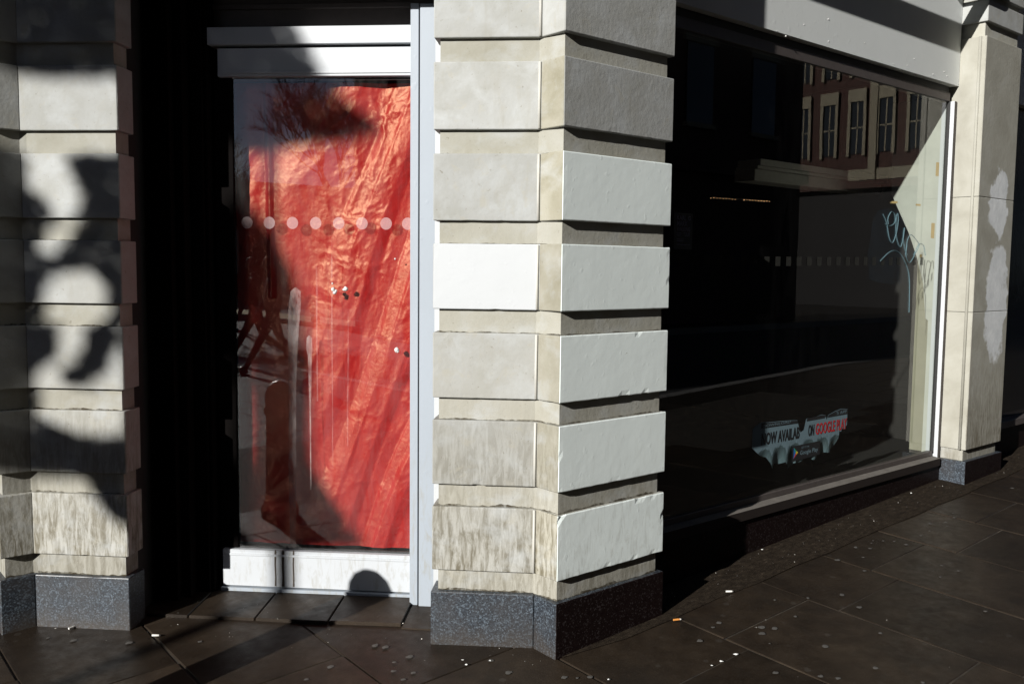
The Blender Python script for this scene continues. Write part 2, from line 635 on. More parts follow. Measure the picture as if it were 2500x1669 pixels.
_g = g
g = lambda x, y: _g(flat_clip(x, -40, 9), flat_clip(y, -6, 3))
gd = ground_sheet('pavement', gx, gy, 'paving_far', -0.010)
tag(gd, kind='structure')
road_y0, road_y1 = -9.5, -3.75
vs = []
xs_r = [-300, -60, -20, -10, -6, -3, 0, 3, 6, 9, 40, 300]
for y in (road_y1, road_y0):
    vs += [(x, y, g(x, -3.6) - 0.13) for x in xs_r]
nr = len(xs_r)
rd = obj('road', vs, [(i, nr + i, nr + i + 1, i + 1)[::-1] for i in range(nr - 1)], 'asphalt')
tag(rd, kind='structure')
for nm, y0, y1 in (('kerb', -3.75, -3.6), ('kerb', -9.65, -9.5)):
    mb = MB()
    for a, b in zip(xs_r[:-1], xs_r[1:]):
        za, zb = g(a, -3.6), g(b, -3.6)
        mb.add([(a, y0, za - 0.2), (b, y0, zb - 0.2), (b, y1, zb - 0.2), (a, y1, za - 0.2),
                (a, y0, za - 0.004), (b, y0, zb - 0.004), (b, y1, zb - 0.004), (a, y1, za - 0.004)],
               [(4, 5, 6, 7), (0, 1, 5, 4), (2, 3, 7, 6)])
    tag(mb.build(nm, 'kerb_granite'), kind='structure')
far = obj('far_pavement', [(-300, -9.65, -0.2), (300, -9.65, 0.2), (300, -200, 0.2), (-300, -200, -0.2)], [(0, 3, 2, 1)], 'paving_far')
tag(far, kind='structure')

# slabs the photograph lets you tell apart, each one a piece of the pavement
cols = [-4.6, -4.0, -3.4, -2.8, -2.2, -1.62, -1.12, -0.61, 0.015, 0.645, 1.245, 1.775, 2.33, 2.875, 3.44, 4.0, 4.57, 5.14, 5.7, 6.3]
stag = {8: -0.42, 9: -1.05, 10: -0.455, 11: -0.315, 12: -0.475, 13: -0.33, 14: -0.55, 7: 0.178, 6: 0.55, 5: 0.9}
mortar = ground_sheet('joint_bed', [-4.6 + 0.545 * i for i in range(21)], [-3.0 + 0.4 * i for i in range(14)], 'mortar', -0.0042)
mortar.parent = gd
SL = 0.745
for ci in range(len(cols) - 1):
    x0, x1 = cols[ci], cols[ci + 1]
    y_top = 0.3 if x0 > 0.6 else 2.2
    s0 = stag.get(ci, rng.uniform(-0.7, 0))
    y = s0
    while y < y_top:
        y += SL
    while y > -2.95:
        ya, yb = y - SL, y
        y -= SL
        if yb < -2.95 or ya > y_top:
            continue
        # skip slabs wholly outside the view
        cx_, cy_ = (x0 + x1) / 2, (ya + yb) / 2
        rel = Vector((cx_, cy_, 0)) - CAM
        fwd = rel.dot(F)
        if fwd < 1.2 or abs(rel.dot(RX)) / fwd > 0.85:
            continue
        gp = 0.0038
        tl = [rng.uniform(-0.0022, 0.0022) for _ in range(4)]
        q = [(x0 + gp, ya + gp), (x1 - gp, ya + gp), (x1 - gp, yb - gp), (x0 + gp, yb - gp)]
        q = [(a + rng.uniform(-.003, .003), b + rng.uniform(-.003, .003)) for a, b in q]
        bt = 0.003
        qi = [(q[0][0] + bt, q[0][1] + bt), (q[1][0] - bt, q[1][1] + bt), (q[2][0] - bt, q[2][1] - bt), (q[3][0] + bt, q[3][1] - bt)]
        vs = [(a, b, g(a, b) - 0.03) for a, b in q] + [(a, b, g(a, b) - 0.0025 + d) for (a, b), d in zip(q, tl)] + \
             [(a, b, g(a, b) + d) for (a, b), d in zip(qi, tl)]
        fs = [(8, 9, 10, 11)] + [(4 + i, 4 + (i + 1) % 4, 8 + (i + 1) % 4, 8 + i) for i in range(4)] + \
             [(i, (i + 1) % 4, 4 + (i + 1) % 4, 4 + i) for i in range(4)]
        obj('paving_slab', vs, fs, 'slab', gd)

# rough strip between slabs and the shop front
xs = [0.03 + 0.3 * i for i in range(24)]
vs = []
for x in xs:
    e = -0.058 + 0.006 * math.sin(x * 9) + rng.uniform(-.004, .004)
    e = min(e, -0.02) if x > 0.2 else -0.01
    vs += [(x, e, g(x, e) + 0.0045), (x, 0.3, g(x, 0.3) + 0.0045)]
fs = [(2 * i, 2 * i + 2, 2 * i + 3, 2 * i + 1) for i in range(len(xs) - 1)]
st_ = obj('edge_strip', vs, fs, 'rough_strip', gd)

# raised pavers in the door recess
pv = [(1.66, 1.475), (1.47, 1.185), (1.18, 0.872), (0.867, 0.561), (0.556, 0.415)]
for i, (ua, ub) in enumerate(pv):
    e = 0.125 + rng.uniform(-0.012, 0.012)
    k = 0.0 if i < 4 else 0.01
    pl = [(ua, e), (ub, e + rng.uniform(-.006, .006)), (ub, 0.60), (ua, 0.60)]
    zt = [g(*tuple(uv(u, v))[:2]) + 0.013 - k + rng.uniform(-.001, .001) for u, v in pl]
    b = [uv(u, v) for u, v in pl]
    vs = [(p.x, p.y, z - 0.03) for p, z in zip(b, zt)] + [(p.x, p.y, z) for p, z in zip(b, zt)]
    o = obj('threshold_paver', vs, [(4, 7, 6, 5), (0, 4, 5, 1), (1, 5, 6, 2), (3, 2, 6, 7), (0, 3, 7, 4)], 'slab', gd)
    bevelled(o, 0.003, 1)

# ------------------------------------------------------------------ rusticated stone blocks
ZL = [2.3579, 2.2701, 2.0178, 1.9285, 1.6752, 1.5879, 1.3365, 1.2456, 0.9914, 0.9046, 0.6492, 0.5612, 0.3053, 0.2191]
COURSES = [(2.7, 2.95), (2.3579, 2.612)] + [(ZL[i + 1], ZL[i]) for i in range(1, 13, 2)]
COURSES = [(2.965, 3.36), (2.70, 2.962), (2.3579, 2.6115), (2.0178, 2.2701), (1.6752, 1.9285), (1.3365, 1.5879),
           (0.9914, 1.2456), (0.6492, 0.9046), (0.3053, 0.5612)]
PJ = 0.022      # depth of the channels


def stone_block(name, poly, z0, z1, mats, parent, edge_mat=None, chip=0.5, step=0.022, seed=0.0):
    """a dressed block: arrises slightly rounded, worn and chipped.  poly is counter-clockwise in plan."""
    n = len(poly)
    P = [Vector((p[0], p[1])) for p in poly]
    loop, nor, emi, corner = [], [], [], []
    for i in range(n):
        a, b, p0, c2 = P[i], P[(i + 1) % n], P[i - 1], P[(i + 2) % n]
        d = (b - a)
        L = d.length
        d = d / L
        nn = Vector((d.y, -d.x))
        dp = (a - p0).normalized()
        np_ = Vector((dp.y, -dp.x))
        m = (nn + np_)
        m = m / max(0.3, m.dot(nn))
        convex = dp.cross(d) > 0
        r = 0.004
        loop.append(a - m * (r * 0.45 if convex else 0)); nor.append(m); emi.append(i); corner.append(1.0)
        k = max(1, int(L / step))
        ts = [r / L] + [j / k for j in range(1, k)] + [1 - r / L]
        for t_ in ts:
            loop.append(a + d * (t_ * L)); nor.append(nn); emi.append(i)
            corner.append(max(0.0, 1 - min(t_ * L, (1 - t_) * L) / 0.012))
    H = z1 - z0
    kz = max(2, int(H / step))
    lv = [(z0, 0.0035, 1.0), (z0 + 0.0012, 0.0012, 0.8), (z0 + 0.004, 0, 0.5)] + \
         [(z0 + H * j / kz, 0, 0.0) for j in range(1, kz)] + \
         [(z1 - 0.004, 0, 0.5), (z1 - 0.0012, 0.0012, 0.8), (z1, 0.0035, 1.0)]
    vs = []
    for z, ins, ez in lv:
        for p, m, cr_ in zip(loop, nor, corner):
            q = Vector((p.x * 1.0, p.y, z + seed))
            w_ = max(ez, cr_)
            wob = noise.noise(q * 9) * 0.0003 + noise.noise(q * 30) * 0.0002
            ch = 0.0
            if w_ > 0:
                f_ = noise.noise(q * 17 + Vector((3.1, 7.7, 1.3))) + 0.5 * noise.noise(q * 47)
                ch = max(0.0, f_ - (0.75 - 0.35 * chip)) * 0.022 * chip * w_ + max(0, noise.noise(q * 60)) * 0.0016 * chip * w_
            off = -ins - ch + wob
            zz = z
            if ez > 0.7:
                zz = z + (ch * 0.7 if z < (z0 + z1) / 2 else -ch * 0.7)
            vs.append((p.x + m.x * off, p.y + m.y * off, zz))
    nl = len(loop)
    fs, mi = [], []
    em = edge_mat or {}
    for k in range(len(lv) - 1):
        for j in range(nl):
            jn = (j + 1) % nl
            fs.append((k * nl + j, k * nl + jn, (k + 1) * nl + jn, (k + 1) * nl + j))
            mi.append(em.get(emi[j], 0))
    fs.append(tuple(range(nl - 1, -1, -1))); mi.append(0)
    fs.append(tuple((len(lv) - 1) * nl + j for j in range(nl))); mi.append(0)
    return obj(name, vs, fs, mats, parent, mi)


RD = 0.125      # depth of the stone reveal at the entrance
YB = 0.30       # back of the corner pier towards the window
pier = thing('stone_pier', (0.1, 0.25, 0), 'pale rusticated corner pier between the red-papered door and the big window', 'pier')
front_poly = uvp([(ww, 0), (0, 0), (0, RD), (ww, RD)])
front_poly = uvp([(ww, RD), (ww, 0), (-0.012, 0), (-0.012, RD)])
corner_poly = [(0, 0), (rr, 0), (rr, YB), (0.1, YB), tuple(uv(0, RD))[:2], (0, cc)]
for i, (z0, z1) in enumerate(COURSES):
    painted_f = (i == 5)
    o = stone_block('stone_block', front_poly, z0, z1, ['limestone', 'white_paint'], pier,
                    {1: 1} if painted_f else None, chip=0.55 if i < 6 else 0.8, seed=i * 3.1)
    if painted_f: o['label'] = 'front block freshly painted bright white'
    pr = i >= 4
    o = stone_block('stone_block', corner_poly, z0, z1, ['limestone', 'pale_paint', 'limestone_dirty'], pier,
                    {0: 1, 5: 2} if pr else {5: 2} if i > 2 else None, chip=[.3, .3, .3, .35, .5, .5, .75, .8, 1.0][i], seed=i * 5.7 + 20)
    if pr: o['label'] = 'corner block painted pale grey green on its street side'
    mb = MB()
    mb.tube([(-0.0045, cc + 0.003, z0 + 0.003), (-0.005, cc + 0.0034, (z0 + z1) / 2), (-0.0045, cc + 0.003, z1 - 0.003)], 0.0052, 8)
    mb.build('mortar_joint', 'pale_mortar', pier, smooth=True)
# recessed courses seen in the channels
core = [(PJ, PJ), (rr - PJ, PJ), (rr - PJ, YB - 0.01), (0.12, YB - 0.01)] + uvp([(0.02, RD + 0.02), (ww - PJ, RD - 0.004), (ww - PJ, PJ), (0.009, PJ)])
mb = MB()
mb.prism(core, g(0, 0) + 0.15, 3.4)
mb.build('channel_core', 'limestone_band', pier)
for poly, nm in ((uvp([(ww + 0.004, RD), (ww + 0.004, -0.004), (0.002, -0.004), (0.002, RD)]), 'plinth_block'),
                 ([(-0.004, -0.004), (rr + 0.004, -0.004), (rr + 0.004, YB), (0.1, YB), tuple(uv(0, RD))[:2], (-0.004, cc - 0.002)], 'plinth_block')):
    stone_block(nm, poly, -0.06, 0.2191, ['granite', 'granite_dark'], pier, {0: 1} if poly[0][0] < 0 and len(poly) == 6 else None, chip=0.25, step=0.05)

def ledge_dirt(path, z, seed, parent, hi):
    pts = [Vector((p[0], p[1])) for p in path]
    vs, fs = [], []
    for a, b in zip(pts[:-1], pts[1:]):
        d = b - a
        nn = Vector((d.y, -d.x)).normalized()
        k = max(2, int(d.length / 0.006))
        for i in range(k + 1):
            p = a + d * (i / k) + nn * 0.0016
            w_ = noise.noise(Vector((p.x * 11, p.y * 11, seed))) + 0.6 * noise.noise(Vector((p.x * 55, p.y * 55, seed + 3)))
            h_ = hi * max(0.04, 0.42 + 0.8 * w_)
            vs += [(p.x, p.y, z - 0.001), (p.x, p.y, z + h_)]
            if i:
                j = len(vs)
                fs.append((j - 4, j - 2, j - 1, j - 3))
    return obj('ledge_dirt', vs, fs, 'ledge_grime', parent)


cpath = uvp([(ww - PJ, PJ), (0.009, PJ)]) + [(PJ, PJ), (rr - PJ, PJ)]
for i, (z0, z1) in enumerate(COURSES):
    if i >= 3:
        ledge_dirt(cpath, z1, i * 7.0, pier, [0, 0, 0, .003, .003, .004, .007, .009, .011][i])
ledge_dirt(cpath, 0.2191, 99.0, pier, 0.013)
left = thing('stone_pier', tuple(uv(ww + GAP + 0.2, 0.05, 0)), 'rusticated stone pier dappled with shadows left of the doorway', 'pier')
UL, UM = ww + GAP, ww + GAP + WL
lf_poly = uvp([(UM + 0.012, RD), (UM + 0.012, 0), (UL, 0), (UL, RD)])
Lc = uv(UM, 0)
Lout = Lc + Vector((-cc, 0, 0))
lr_poly = [tuple(Lc)[:2], tuple(uv(UM, RD))[:2], (Lc.x, Lout.y + 0.35), (Lout.x, Lout.y + 0.35), (Lout.x, Lout.y)]
for i, (z0, z1) in enumerate(COURSES):
    stone_block('stone_block', lf_poly, z0, z1, ['limestone'], left, chip=0.55 if i < 6 else 0.8, seed=i * 2.3 + 50)
    stone_block('stone_block', lr_poly[::1] if False else [lr_poly[4], lr_poly[0], lr_poly[1], lr_poly[2], lr_poly[3]], z0, z1, ['limestone'], left, chip=0.4, seed=i * 4.9 + 80)
mb = MB()
mb.prism([(Lout.x + PJ, Lout.y + PJ), (Lc.x, Lc.y + PJ)] + uvp([(UM - 0.01, PJ), (UL + PJ, PJ), (UL + PJ, RD - 0.004), (UM, RD + 0.02)]) + [(Lc.x, Lout.y + 0.33), (Lout.x + PJ, Lout.y + 0.33)], 0.1, 3.4)
mb.build('channel_core', 'limestone_band', left)
for poly in (uvp([(UM - 0.002, RD), (UM - 0.002, -0.004), (UL - 0.004, -0.004), (UL - 0.004, RD)]),
             [(Lout.x - 0.004, Lout.y - 0.004), (Lc.x, Lc.y - 0.004), tuple(uv(UM, RD))[:2], (Lc.x, Lout.y + 0.35), (Lout.x - 0.004, Lout.y + 0.35)]):
    stone_block('plinth_block', poly, -0.12, 0.2191, ['granite'], left, chip=0.25, step=0.05)

lpath = [(Lout.x + PJ, Lout.y + PJ), (Lc.x + .008, Lc.y + PJ)] + uvp([(UM - 0.01, PJ), (UL + PJ, PJ)])
for i, (z0, z1) in enumerate(COURSES):
    if i >= 4:
        ledge_dirt(lpath, z1, i * 9.0, left, [0, 0, 0, 0, .003, .004, .007, .009, .010][i])
ledge_dirt(lpath, 0.2191, 77.0, left, 0.012)

# ------------------------------------------------------------------ door frame
def ubox(mb, u0, u1, v0, v1, z0, z1, mi=0):
    mb.prism(uvp([(u1, v0), (u0, v0), (u0, v1), (u1, v1)]), z0, z1, mi)


def ubox_obj(name, u0, u1, v0, v1, z0, z1, mat, parent, bev=0.002):
    mb = MB()
    ubox(mb, min(u0, u1), max(u0, u1), v0, v1, z0, z1)
    o = mb.build(name, mat, parent)
    if bev:
        bevelled(o, bev, 1)
    return o


zd = g(*tuple(uv(1.0, 0.4))[:2]) + 0.013
fr = thing('door_frame', tuple(uv(1.0, 0.4, zd)), 'grey metal door frame with twin posts beside the corner pier', 'door frame')
ubox_obj('post', 0.532, 0.567, 0.345, 0.46, 0.02, 2.585, 'frame_grey', fr)
ubox_obj('post', 0.44, 0.525, 0.335, 0.46, 0.0, 2.58, 'frame_grey', fr)
ubox_obj('joint_seal', 0.520, 0.536, 0.352, 0.45, 0.0, 2.58, 'black_gasket', fr, 0)
ubox_obj('cover_strip', 0.370, 0.425, 0.132, 0.20, 0.0, 2.9, 'white_paint', fr)
ubox_obj('transom', 0.567, 1.46, 0.385, 0.47, 2.435, 2.508, 'door_white', fr)
ubox_obj('fanlight_panel', 0.43, 1.66, 0.468, 0.49, 2.508, 2.72, 'window_brown', fr)
ubox_obj('bead', 0.567, 1.66, 0.455, 0.469, 2.60, 2.622, 'window_brown', fr)
for u0, u1, v0 in ((1.463, 1.475, 0.385), (1.48, 1.535, 0.37), (1.54, 1.575, 0.31), (1.58, 1.658, 0.27)):
    ubox_obj('side_post', u0, u1, v0, 0.47, 0.0, 2.72, 'dark_bronze', fr)
ubox_obj('head', 0.41, 1.66, 0.02, 0.5, 2.70, 3.4, 'dark_bronze', fr, 0)
# dark lobby behind the door
mb = MB()
for a, b in (((0.42, 0.46), (0.42, 0.85)), ((0.42, 0.85), (1.70, 0.85)), ((1.70, 0.85), (1.70, 0.12))):
    p, q = uv(*a), uv(*b)
    mb.add([(p.x, p.y, -0.1), (q.x, q.y, -0.1), (q.x, q.y, 2.9), (p.x, p.y, 2.9)], [(0, 1, 2, 3)])
lb = mb.build('lobby_wall', 'dark_interior')
tag(lb, kind='structure')

# ------------------------------------------------------------------ door leaf
door = thing('shop_door', tuple(uv(0.95, 0.44, zd)), 'white metal glazed shop door with a row of pale dots on its glass', 'door')
ubox_obj('top_rail', 0.574, 1.425, 0.41, 0.46, 2.305, 2.425, 'door_white', door)
ubox_obj('top_bead', 0.574, 1.40, 0.405, 0.42, 2.316, 2.328, 'door_white', door, 0.001)
o = ubox_obj('bottom_rail', 0.574, 1.435, 0.41, 0.46, 0.055, 0.222, 'door_white', door)
ubox_obj('bottom_bead', 0.574, 1.40, 0.404, 0.42, 0.196, 0.206, 'door_white', door, 0.001)
ubox_obj('sill_plate', 0.572, 1.44, 0.395, 0.47, 0.022, 0.05, 'frame_grey', door)
ubox_obj('stile', 1.368, 1.45, 0.428, 0.46, 0.224, 2.303, 'dark_bronze', door)
ubox_obj('stile', 0.569, 0.580, 0.43, 0.46, 0.224, 2.303, 'door_white', door)
a, b = uv(0.578, 0.437), uv(1.372, 0.437)
glass = obj('glass', [(a.x, a.y, 0.222), (b.x, b.y, 0.222), (b.x, b.y, 2.305), (a.x, a.y, 2.305)], [(0, 1, 2, 3)], 'door_glass', door)
ubox_obj('glass_seal', 0.574, 1.40, 0.438, 0.447, 0.216, 0.232, 'black_gasket', door, 0)
ubox_obj('glass_seal', 0.574, 1.40, 0.438, 0.447, 2.293, 2.31, 'black_gasket', door, 0)
for du in (1.3115, 1.211, 1.107, 1.003, 0.9005, 0.7975, 0.691, 0.5955):
    vs = []
    for j in range(24):
        w_ = 2 * math.pi * j / 24
        u_ = max(0.582, du + 0.0255 * math.cos(w_))
        vs.append(tuple(uv(u_, 0.4345, 1.682 + 0.0265 * math.sin(w_))))
    obj('frosted_dot', vs, [tuple(range(24))], 'frosted_dot', glass)


def strip(name, u0, pts, mat, parent, v=0.4335):
    """irregular drip: pts = (z, centre offset, half width)"""
    vs, fs = [], []
    for z, o_, hw in pts:
        vs += [tuple(uv(u0 + o_ + hw, v, z)), tuple(uv(u0 + o_ - hw, v, z))]
    for i in range(len(pts) - 1):
        fs.append((2 * i, 2 * i + 1, 2 * i + 3, 2 * i + 2))
    return obj(name, vs, fs, mat, parent)


strip('drip_stain', 1.105, [(1.40, -.01, .004), (1.385, -.01, .022), (1.33, -.006, .028), (1.25, 0, .026), (1.15, .004, .022), (1.0, .008, .018), (0.8, .01, .017), (0.6, .012, .018), (0.4, .012, .015), (0.235, .012, .013)], 'drip_film', glass)
strip('drip_stain', 1.035, [(1.19, 0, .003), (1.18, 0, .012), (1.13, 0, .014), (1.10, -.002, .009), (0.9, -.002, .004), (0.7, -.002, .003), (0.5, -.002, .003)], 'drip_film', glass)
strip('drip_stain', 0.932, [(1.62, 0, .001), (1.5, 0, .003), (1.2, 0.001, .003), (0.9, 0, .002), (0.6, 0, .002)], 'drip_faint', glass)
strip('drip_stain', 1.0, [(1.5, 0, .001), (1.4, 0, .004), (1.2, 0.001, .003), (0.9, 0, .003)], 'drip_faint', glass)
strip('drip_stain', 0.86, [(1.3, 0, .001), (1.1, 0, .003), (0.9, 0.004, .003), (0.7, .004, .002)], 'drip_faint', glass)


def blob(name, loc, r, mat, parent, seed=0, sx=1.0, n=8, m=6):
    vs, fs = [], []
    for i in range(m + 1):
        th = math.pi * i / m
        for j in range(n):
            ph = 2 * math.pi * j / n
            d = Vector((math.sin(th) * math.cos(ph), math.sin(th) * math.sin(ph), math.cos(th)))
            rr_ = r * (1 + 0.45 * noise.noise(d * 1.7 + Vector((seed, 0, seed * 2.0))))
            vs.append((loc[0] + d.x * rr_ * sx, loc[1] + d.y * rr_ * sx, loc[2] + d.z * rr_))
    for i in range(m):
        for j in range(n):
            fs.append((i * n + j, (i + 1) * n + j, (i + 1) * n + (j + 1) % n, i * n + (j + 1) % n))
    return obj(name, vs, fs, mat, parent, smooth=True)


for k, (u_, z_, r_) in enumerate(((0.925, 1.395, .009), (0.918, 1.380, .008), (0.912, 1.388, .006), (0.868, 1.398, .010), (0.874, 1.395, .008), (0.643, 1.135, .010), (0.638, 1.128, .007), (0.928, 1.42, .004), (0.65, 1.53, .004))):
    blob('fixing_plug', uv(u_, 0.428, z_), r_, 'lead_white', door, k)
# rust runs on the bottom rail
for u_, hw in ((1.155, .006), (1.107, .0035), (1.19, .004)):
    strip('rust_run', u_, [(0.228, 0, hw * .4), (0.215, 0, hw), (0.16, .002, hw * .8), (0.10, 0, hw * .7), (0.06, .001, hw)], 'tan_tape', door, v=0.4085).active_material = M['bark']

# ------------------------------------------------------------------ red paper behind the glass
nu, nz = 190, 460
u_a, u_b, z_a, z_b = 0.572, 1.392, 0.232, 2.296
vs, fs = [], []
for j in range(nz + 1):
    for i in range(nu + 1):
        fu, fz = i / nu, j / nz
        u_ = u_a + (u_b - u_a) * fu
        z_ = z_a + (z_b - z_a) * fz
        top = z_b - 0.002 - 0.007 * max(0, math.sin(fu * 3 + 1.6))
        z_ = z_a + (top - z_a) * fz
        # long folds running down from the upper right
        wv = noise.noise(Vector((u_ * 2.2, z_ * 1.1, 0.4)))
        q = (u_ - 0.57) + (z_ - 0.9) * 0.42 + 0.10 * wv
        wgt = max(0.1, 1.0 - (u_ - 0.57) * 1.25)
        sf = lambda x, ep=0.03: math.sqrt(x * x + ep * ep)
        # broad soft folds falling from the upper right, sharper on one side
        ph = (q * 2.9) % 1.0
        e = 0.030 * (ph / 0.72 if ph < 0.72 else (1 - ph) / 0.28) * wgt
        ph2 = (q * 5.7 + 0.45 + 0.4 * wv) % 1.0
        e += 0.010 * (ph2 / 0.35 if ph2 < 0.35 else (1 - ph2) / 0.65) * wgt
        # vertical pleats to the left
        e += 0.011 * (1 - wgt) * noise.noise(Vector((u_ * 11 + 0.6 * wv, z_ * 0.8, 5.0)))
        # crumple facets
        wq = Vector((wv * 1.5, noise.noise(Vector((u_ * 6, z_ * 6, 3))) * 0.9, 0))
        amp = 0.45 + 1.1 * max(0.0, noise.noise(Vector((u_ * 2.6, z_ * 1.9, 4.4))) + 0.25)
        a1, a2 = u_ + 0.42 * z_, z_ - 0.42 * u_
        e += 0.0105 * amp * (0.5 - sf(noise.noise(Vector((a1 * 10, a2 * 6, 1.7)) + wq)))
        e += 0.0048 * amp * (0.5 - sf(noise.noise(Vector((a1 * 19, a2 * 15, 9.7)) + wq * 2)))
        e += 0.0022 * amp * (0.5 - sf(noise.noise(Vector((a1 * 42, a2 * 36, 2.2)) + wq * 3)))
        e += 0.0009 * (0.5 - sf(noise.noise(Vector((a1 * 85, a2 * 75, 6.2)))))
        # pressed fold line where two lengths overlap
        fold = u_ - (1.236 - 0.015 * (2.1 - z_))
        if z_ > 1.35 and abs(fold) < 0.02:
            e += 0.010 * (1 - abs(fold) / 0.02)
        v_ = 0.506 - min(max(e, -0.02), 0.060)
        uu = u_
        if i == nu:
            uu = u_ - 0.016 * (1 if z_ > 1.86 else 0) + 0.003 * noise.noise(Vector((0, z_ * 9, 0)))
        vs.append(tuple(uv(uu, v_, z_)))
for j in range(nz):
    for i in range(nu):
        k = j * (nu + 1) + i
        fs.append((k, k + 1, k + nu + 2, k + nu + 1))
paper = obj('red_paper', vs, fs, 'red_paper', None, smooth=True, origin=tuple(uv(0.95, 0.48, 0.23)))
tag(paper, 'crumpled red satin paper hung behind the door glass', 'paper')

# ------------------------------------------------------------------ window bay
YF, YS, YG, YR = 0.195, 0.197, 0.236, 0.19       # fascia, stile front, glass, stall riser
XL, XP0, XP1 = rr, 3.57, 4.095
win = thing('shop_window', (2.1, 0.23, g(2.1, 0.2)), 'large dark plate glass shop window with a torn poster inside', 'window')


def bx(name, x0, x1, y0, y1, z0, z1, mat, parent, bev=0.002):
    mb = MB()
    mb.box(x0, x1, y0, y1, z0, z1)
    o = mb.build(name, mat, parent)
    if bev:
        bevelled(o, bev, 1)
    return o


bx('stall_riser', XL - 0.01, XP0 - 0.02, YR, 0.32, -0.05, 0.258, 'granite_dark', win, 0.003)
# sloped sill
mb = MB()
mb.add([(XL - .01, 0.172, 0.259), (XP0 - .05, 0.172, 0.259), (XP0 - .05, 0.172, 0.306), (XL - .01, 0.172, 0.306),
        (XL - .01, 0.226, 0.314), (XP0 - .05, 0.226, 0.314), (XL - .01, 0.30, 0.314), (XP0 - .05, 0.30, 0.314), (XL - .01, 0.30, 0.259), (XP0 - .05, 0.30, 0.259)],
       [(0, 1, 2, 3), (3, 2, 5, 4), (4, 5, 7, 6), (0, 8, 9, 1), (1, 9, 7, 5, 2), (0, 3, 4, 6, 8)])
so = mb.build('sill', ['sill_shaded_front', 'sill_lit_top'], win)
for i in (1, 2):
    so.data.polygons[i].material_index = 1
bx('bottom_frame', XL, XP0 - 0.06, 0.222, 0.26, 0.315, 0.345, 'window_brown', win)
bx('head_frame', XL, XP0 - 0.043, 0.226, 0.28, 2.565, 2.618, 'window_brown', win)
bx('head_frame', XL, XP0 - 0.03, 0.240, 0.28, 2.6185, 2.6595, 'black_gasket', win, 0)
# right stile: pale inner cheek, brown face
mb = MB()
mb.box(XP0 - 0.042, XP0 - 0.010, YS, 0.275, 0.30, 2.5645)
o = mb.build('stile', ['window_brown', 'white_paint'], win)
for p in o.data.polygons:
    if p.normal.x < -0.5:
        p.material_index = 1
bx('gasket', XP0 - 0.050, XP0 - 0.0425, 0.222, 0.245, 0.33, 2.5645, 'black_gasket', win, 0)
bx('stile', XL, XL + 0.045, YS + 0.01, 0.275, 0.324, 2.5645, 'window_brown', win)
wglass = obj('glass', [(XL + .02, YG, 0.33), (XP0 - .045, YG, 0.33), (XP0 - .045, YG, 2.58), (XL + .02, YG, 2.58)], [(0, 1, 2, 3)], 'window_glass', win)
for i in range(28):
    x = 3.269 - 0.0961 * i
    if x < 0.75: break
    z = 1.5640 - 0.0128 * (3.269 - x)
    obj('frosted_square', [(x - .022, YG - .003, z - .024), (x + .022, YG - .003, z - .024), (x + .022, YG - .003, z + .024), (x - .022, YG - .003, z + .024)], [(0, 1, 2, 3)], 'frosted_square', wglass)


def spline(pts, n=8):
    out = []
    P = [Vector(p) for p in pts]
    for i in range(len(P) - 1):
        p0, p1, p2, p3 = P[max(i - 1, 0)], P[i], P[i + 1], P[min(i + 2, len(P) - 1)]
        for k in range(n):
            t_ = k / n
            out.append(0.5 * ((2 * p1) + (p2 - p0) * t_ + (2 * p0 - 5 * p1 + 4 * p2 - p3) * t_ ** 2 + (3 * p1 - p0 - 3 * p2 + p3) * t_ ** 3))
    out.append(P[-1])
    return out


gr = MB()
for line in ([(2.769, 1.83), (2.815, 1.78), (2.85, 1.70), (2.892, 1.668), (2.932, 1.72), (2.95, 1.80), (2.94, 1.842), (2.925, 1.80), (2.94, 1.70), (2.99, 1.645), (3.02, 1.70), (3.03, 1.76), (3.02, 1.70), (3.05, 1.63), (3.08, 1.60)],
             [(2.80, 1.775), (2.858, 1.766), (2.912, 1.79), (2.905, 1.835), (2.864, 1.848), (2.828, 1.81), (2.835, 1.775)],
             [(2.761, 1.559), (2.854, 1.609), (2.928, 1.622), (3.006, 1.599), (3.09, 1.518), (3.12, 1.45), (3.13, 1.35), (3.135, 1.25)],
             [(3.06, 1.60), (3.07, 1.68), (3.11, 1.721), (3.17, 1.70), (3.222, 1.66), (3.18, 1.61), (3.113, 1.553), (3.064, 1.594), (3.07, 1.66)],
             [(3.16, 1.60), (3.22, 1.665), (3.28, 1.66), (3.31, 1.60)]):
    gr.tube(spline([(x, YG - 0.004, z) for x, z in line], 6), 0.0032, 4)
gro = gr.build('graffiti_scrawl', 'graffiti_blue', wglass)
vs = [(2.66, 1.80), (2.72, 1.85), (2.85, 1.87), (2.98, 1.86), (3.08, 1.75), (3.12, 1.6), (3.14, 1.45), (3.0, 1.42), (2.8, 1.43), (2.64, 1.45), (2.62, 1.6)]
obj('blue_smear', [(x, YG - 0.002, z) for x, z in vs], [tuple(range(len(vs)))], 'blue_film', wglass)

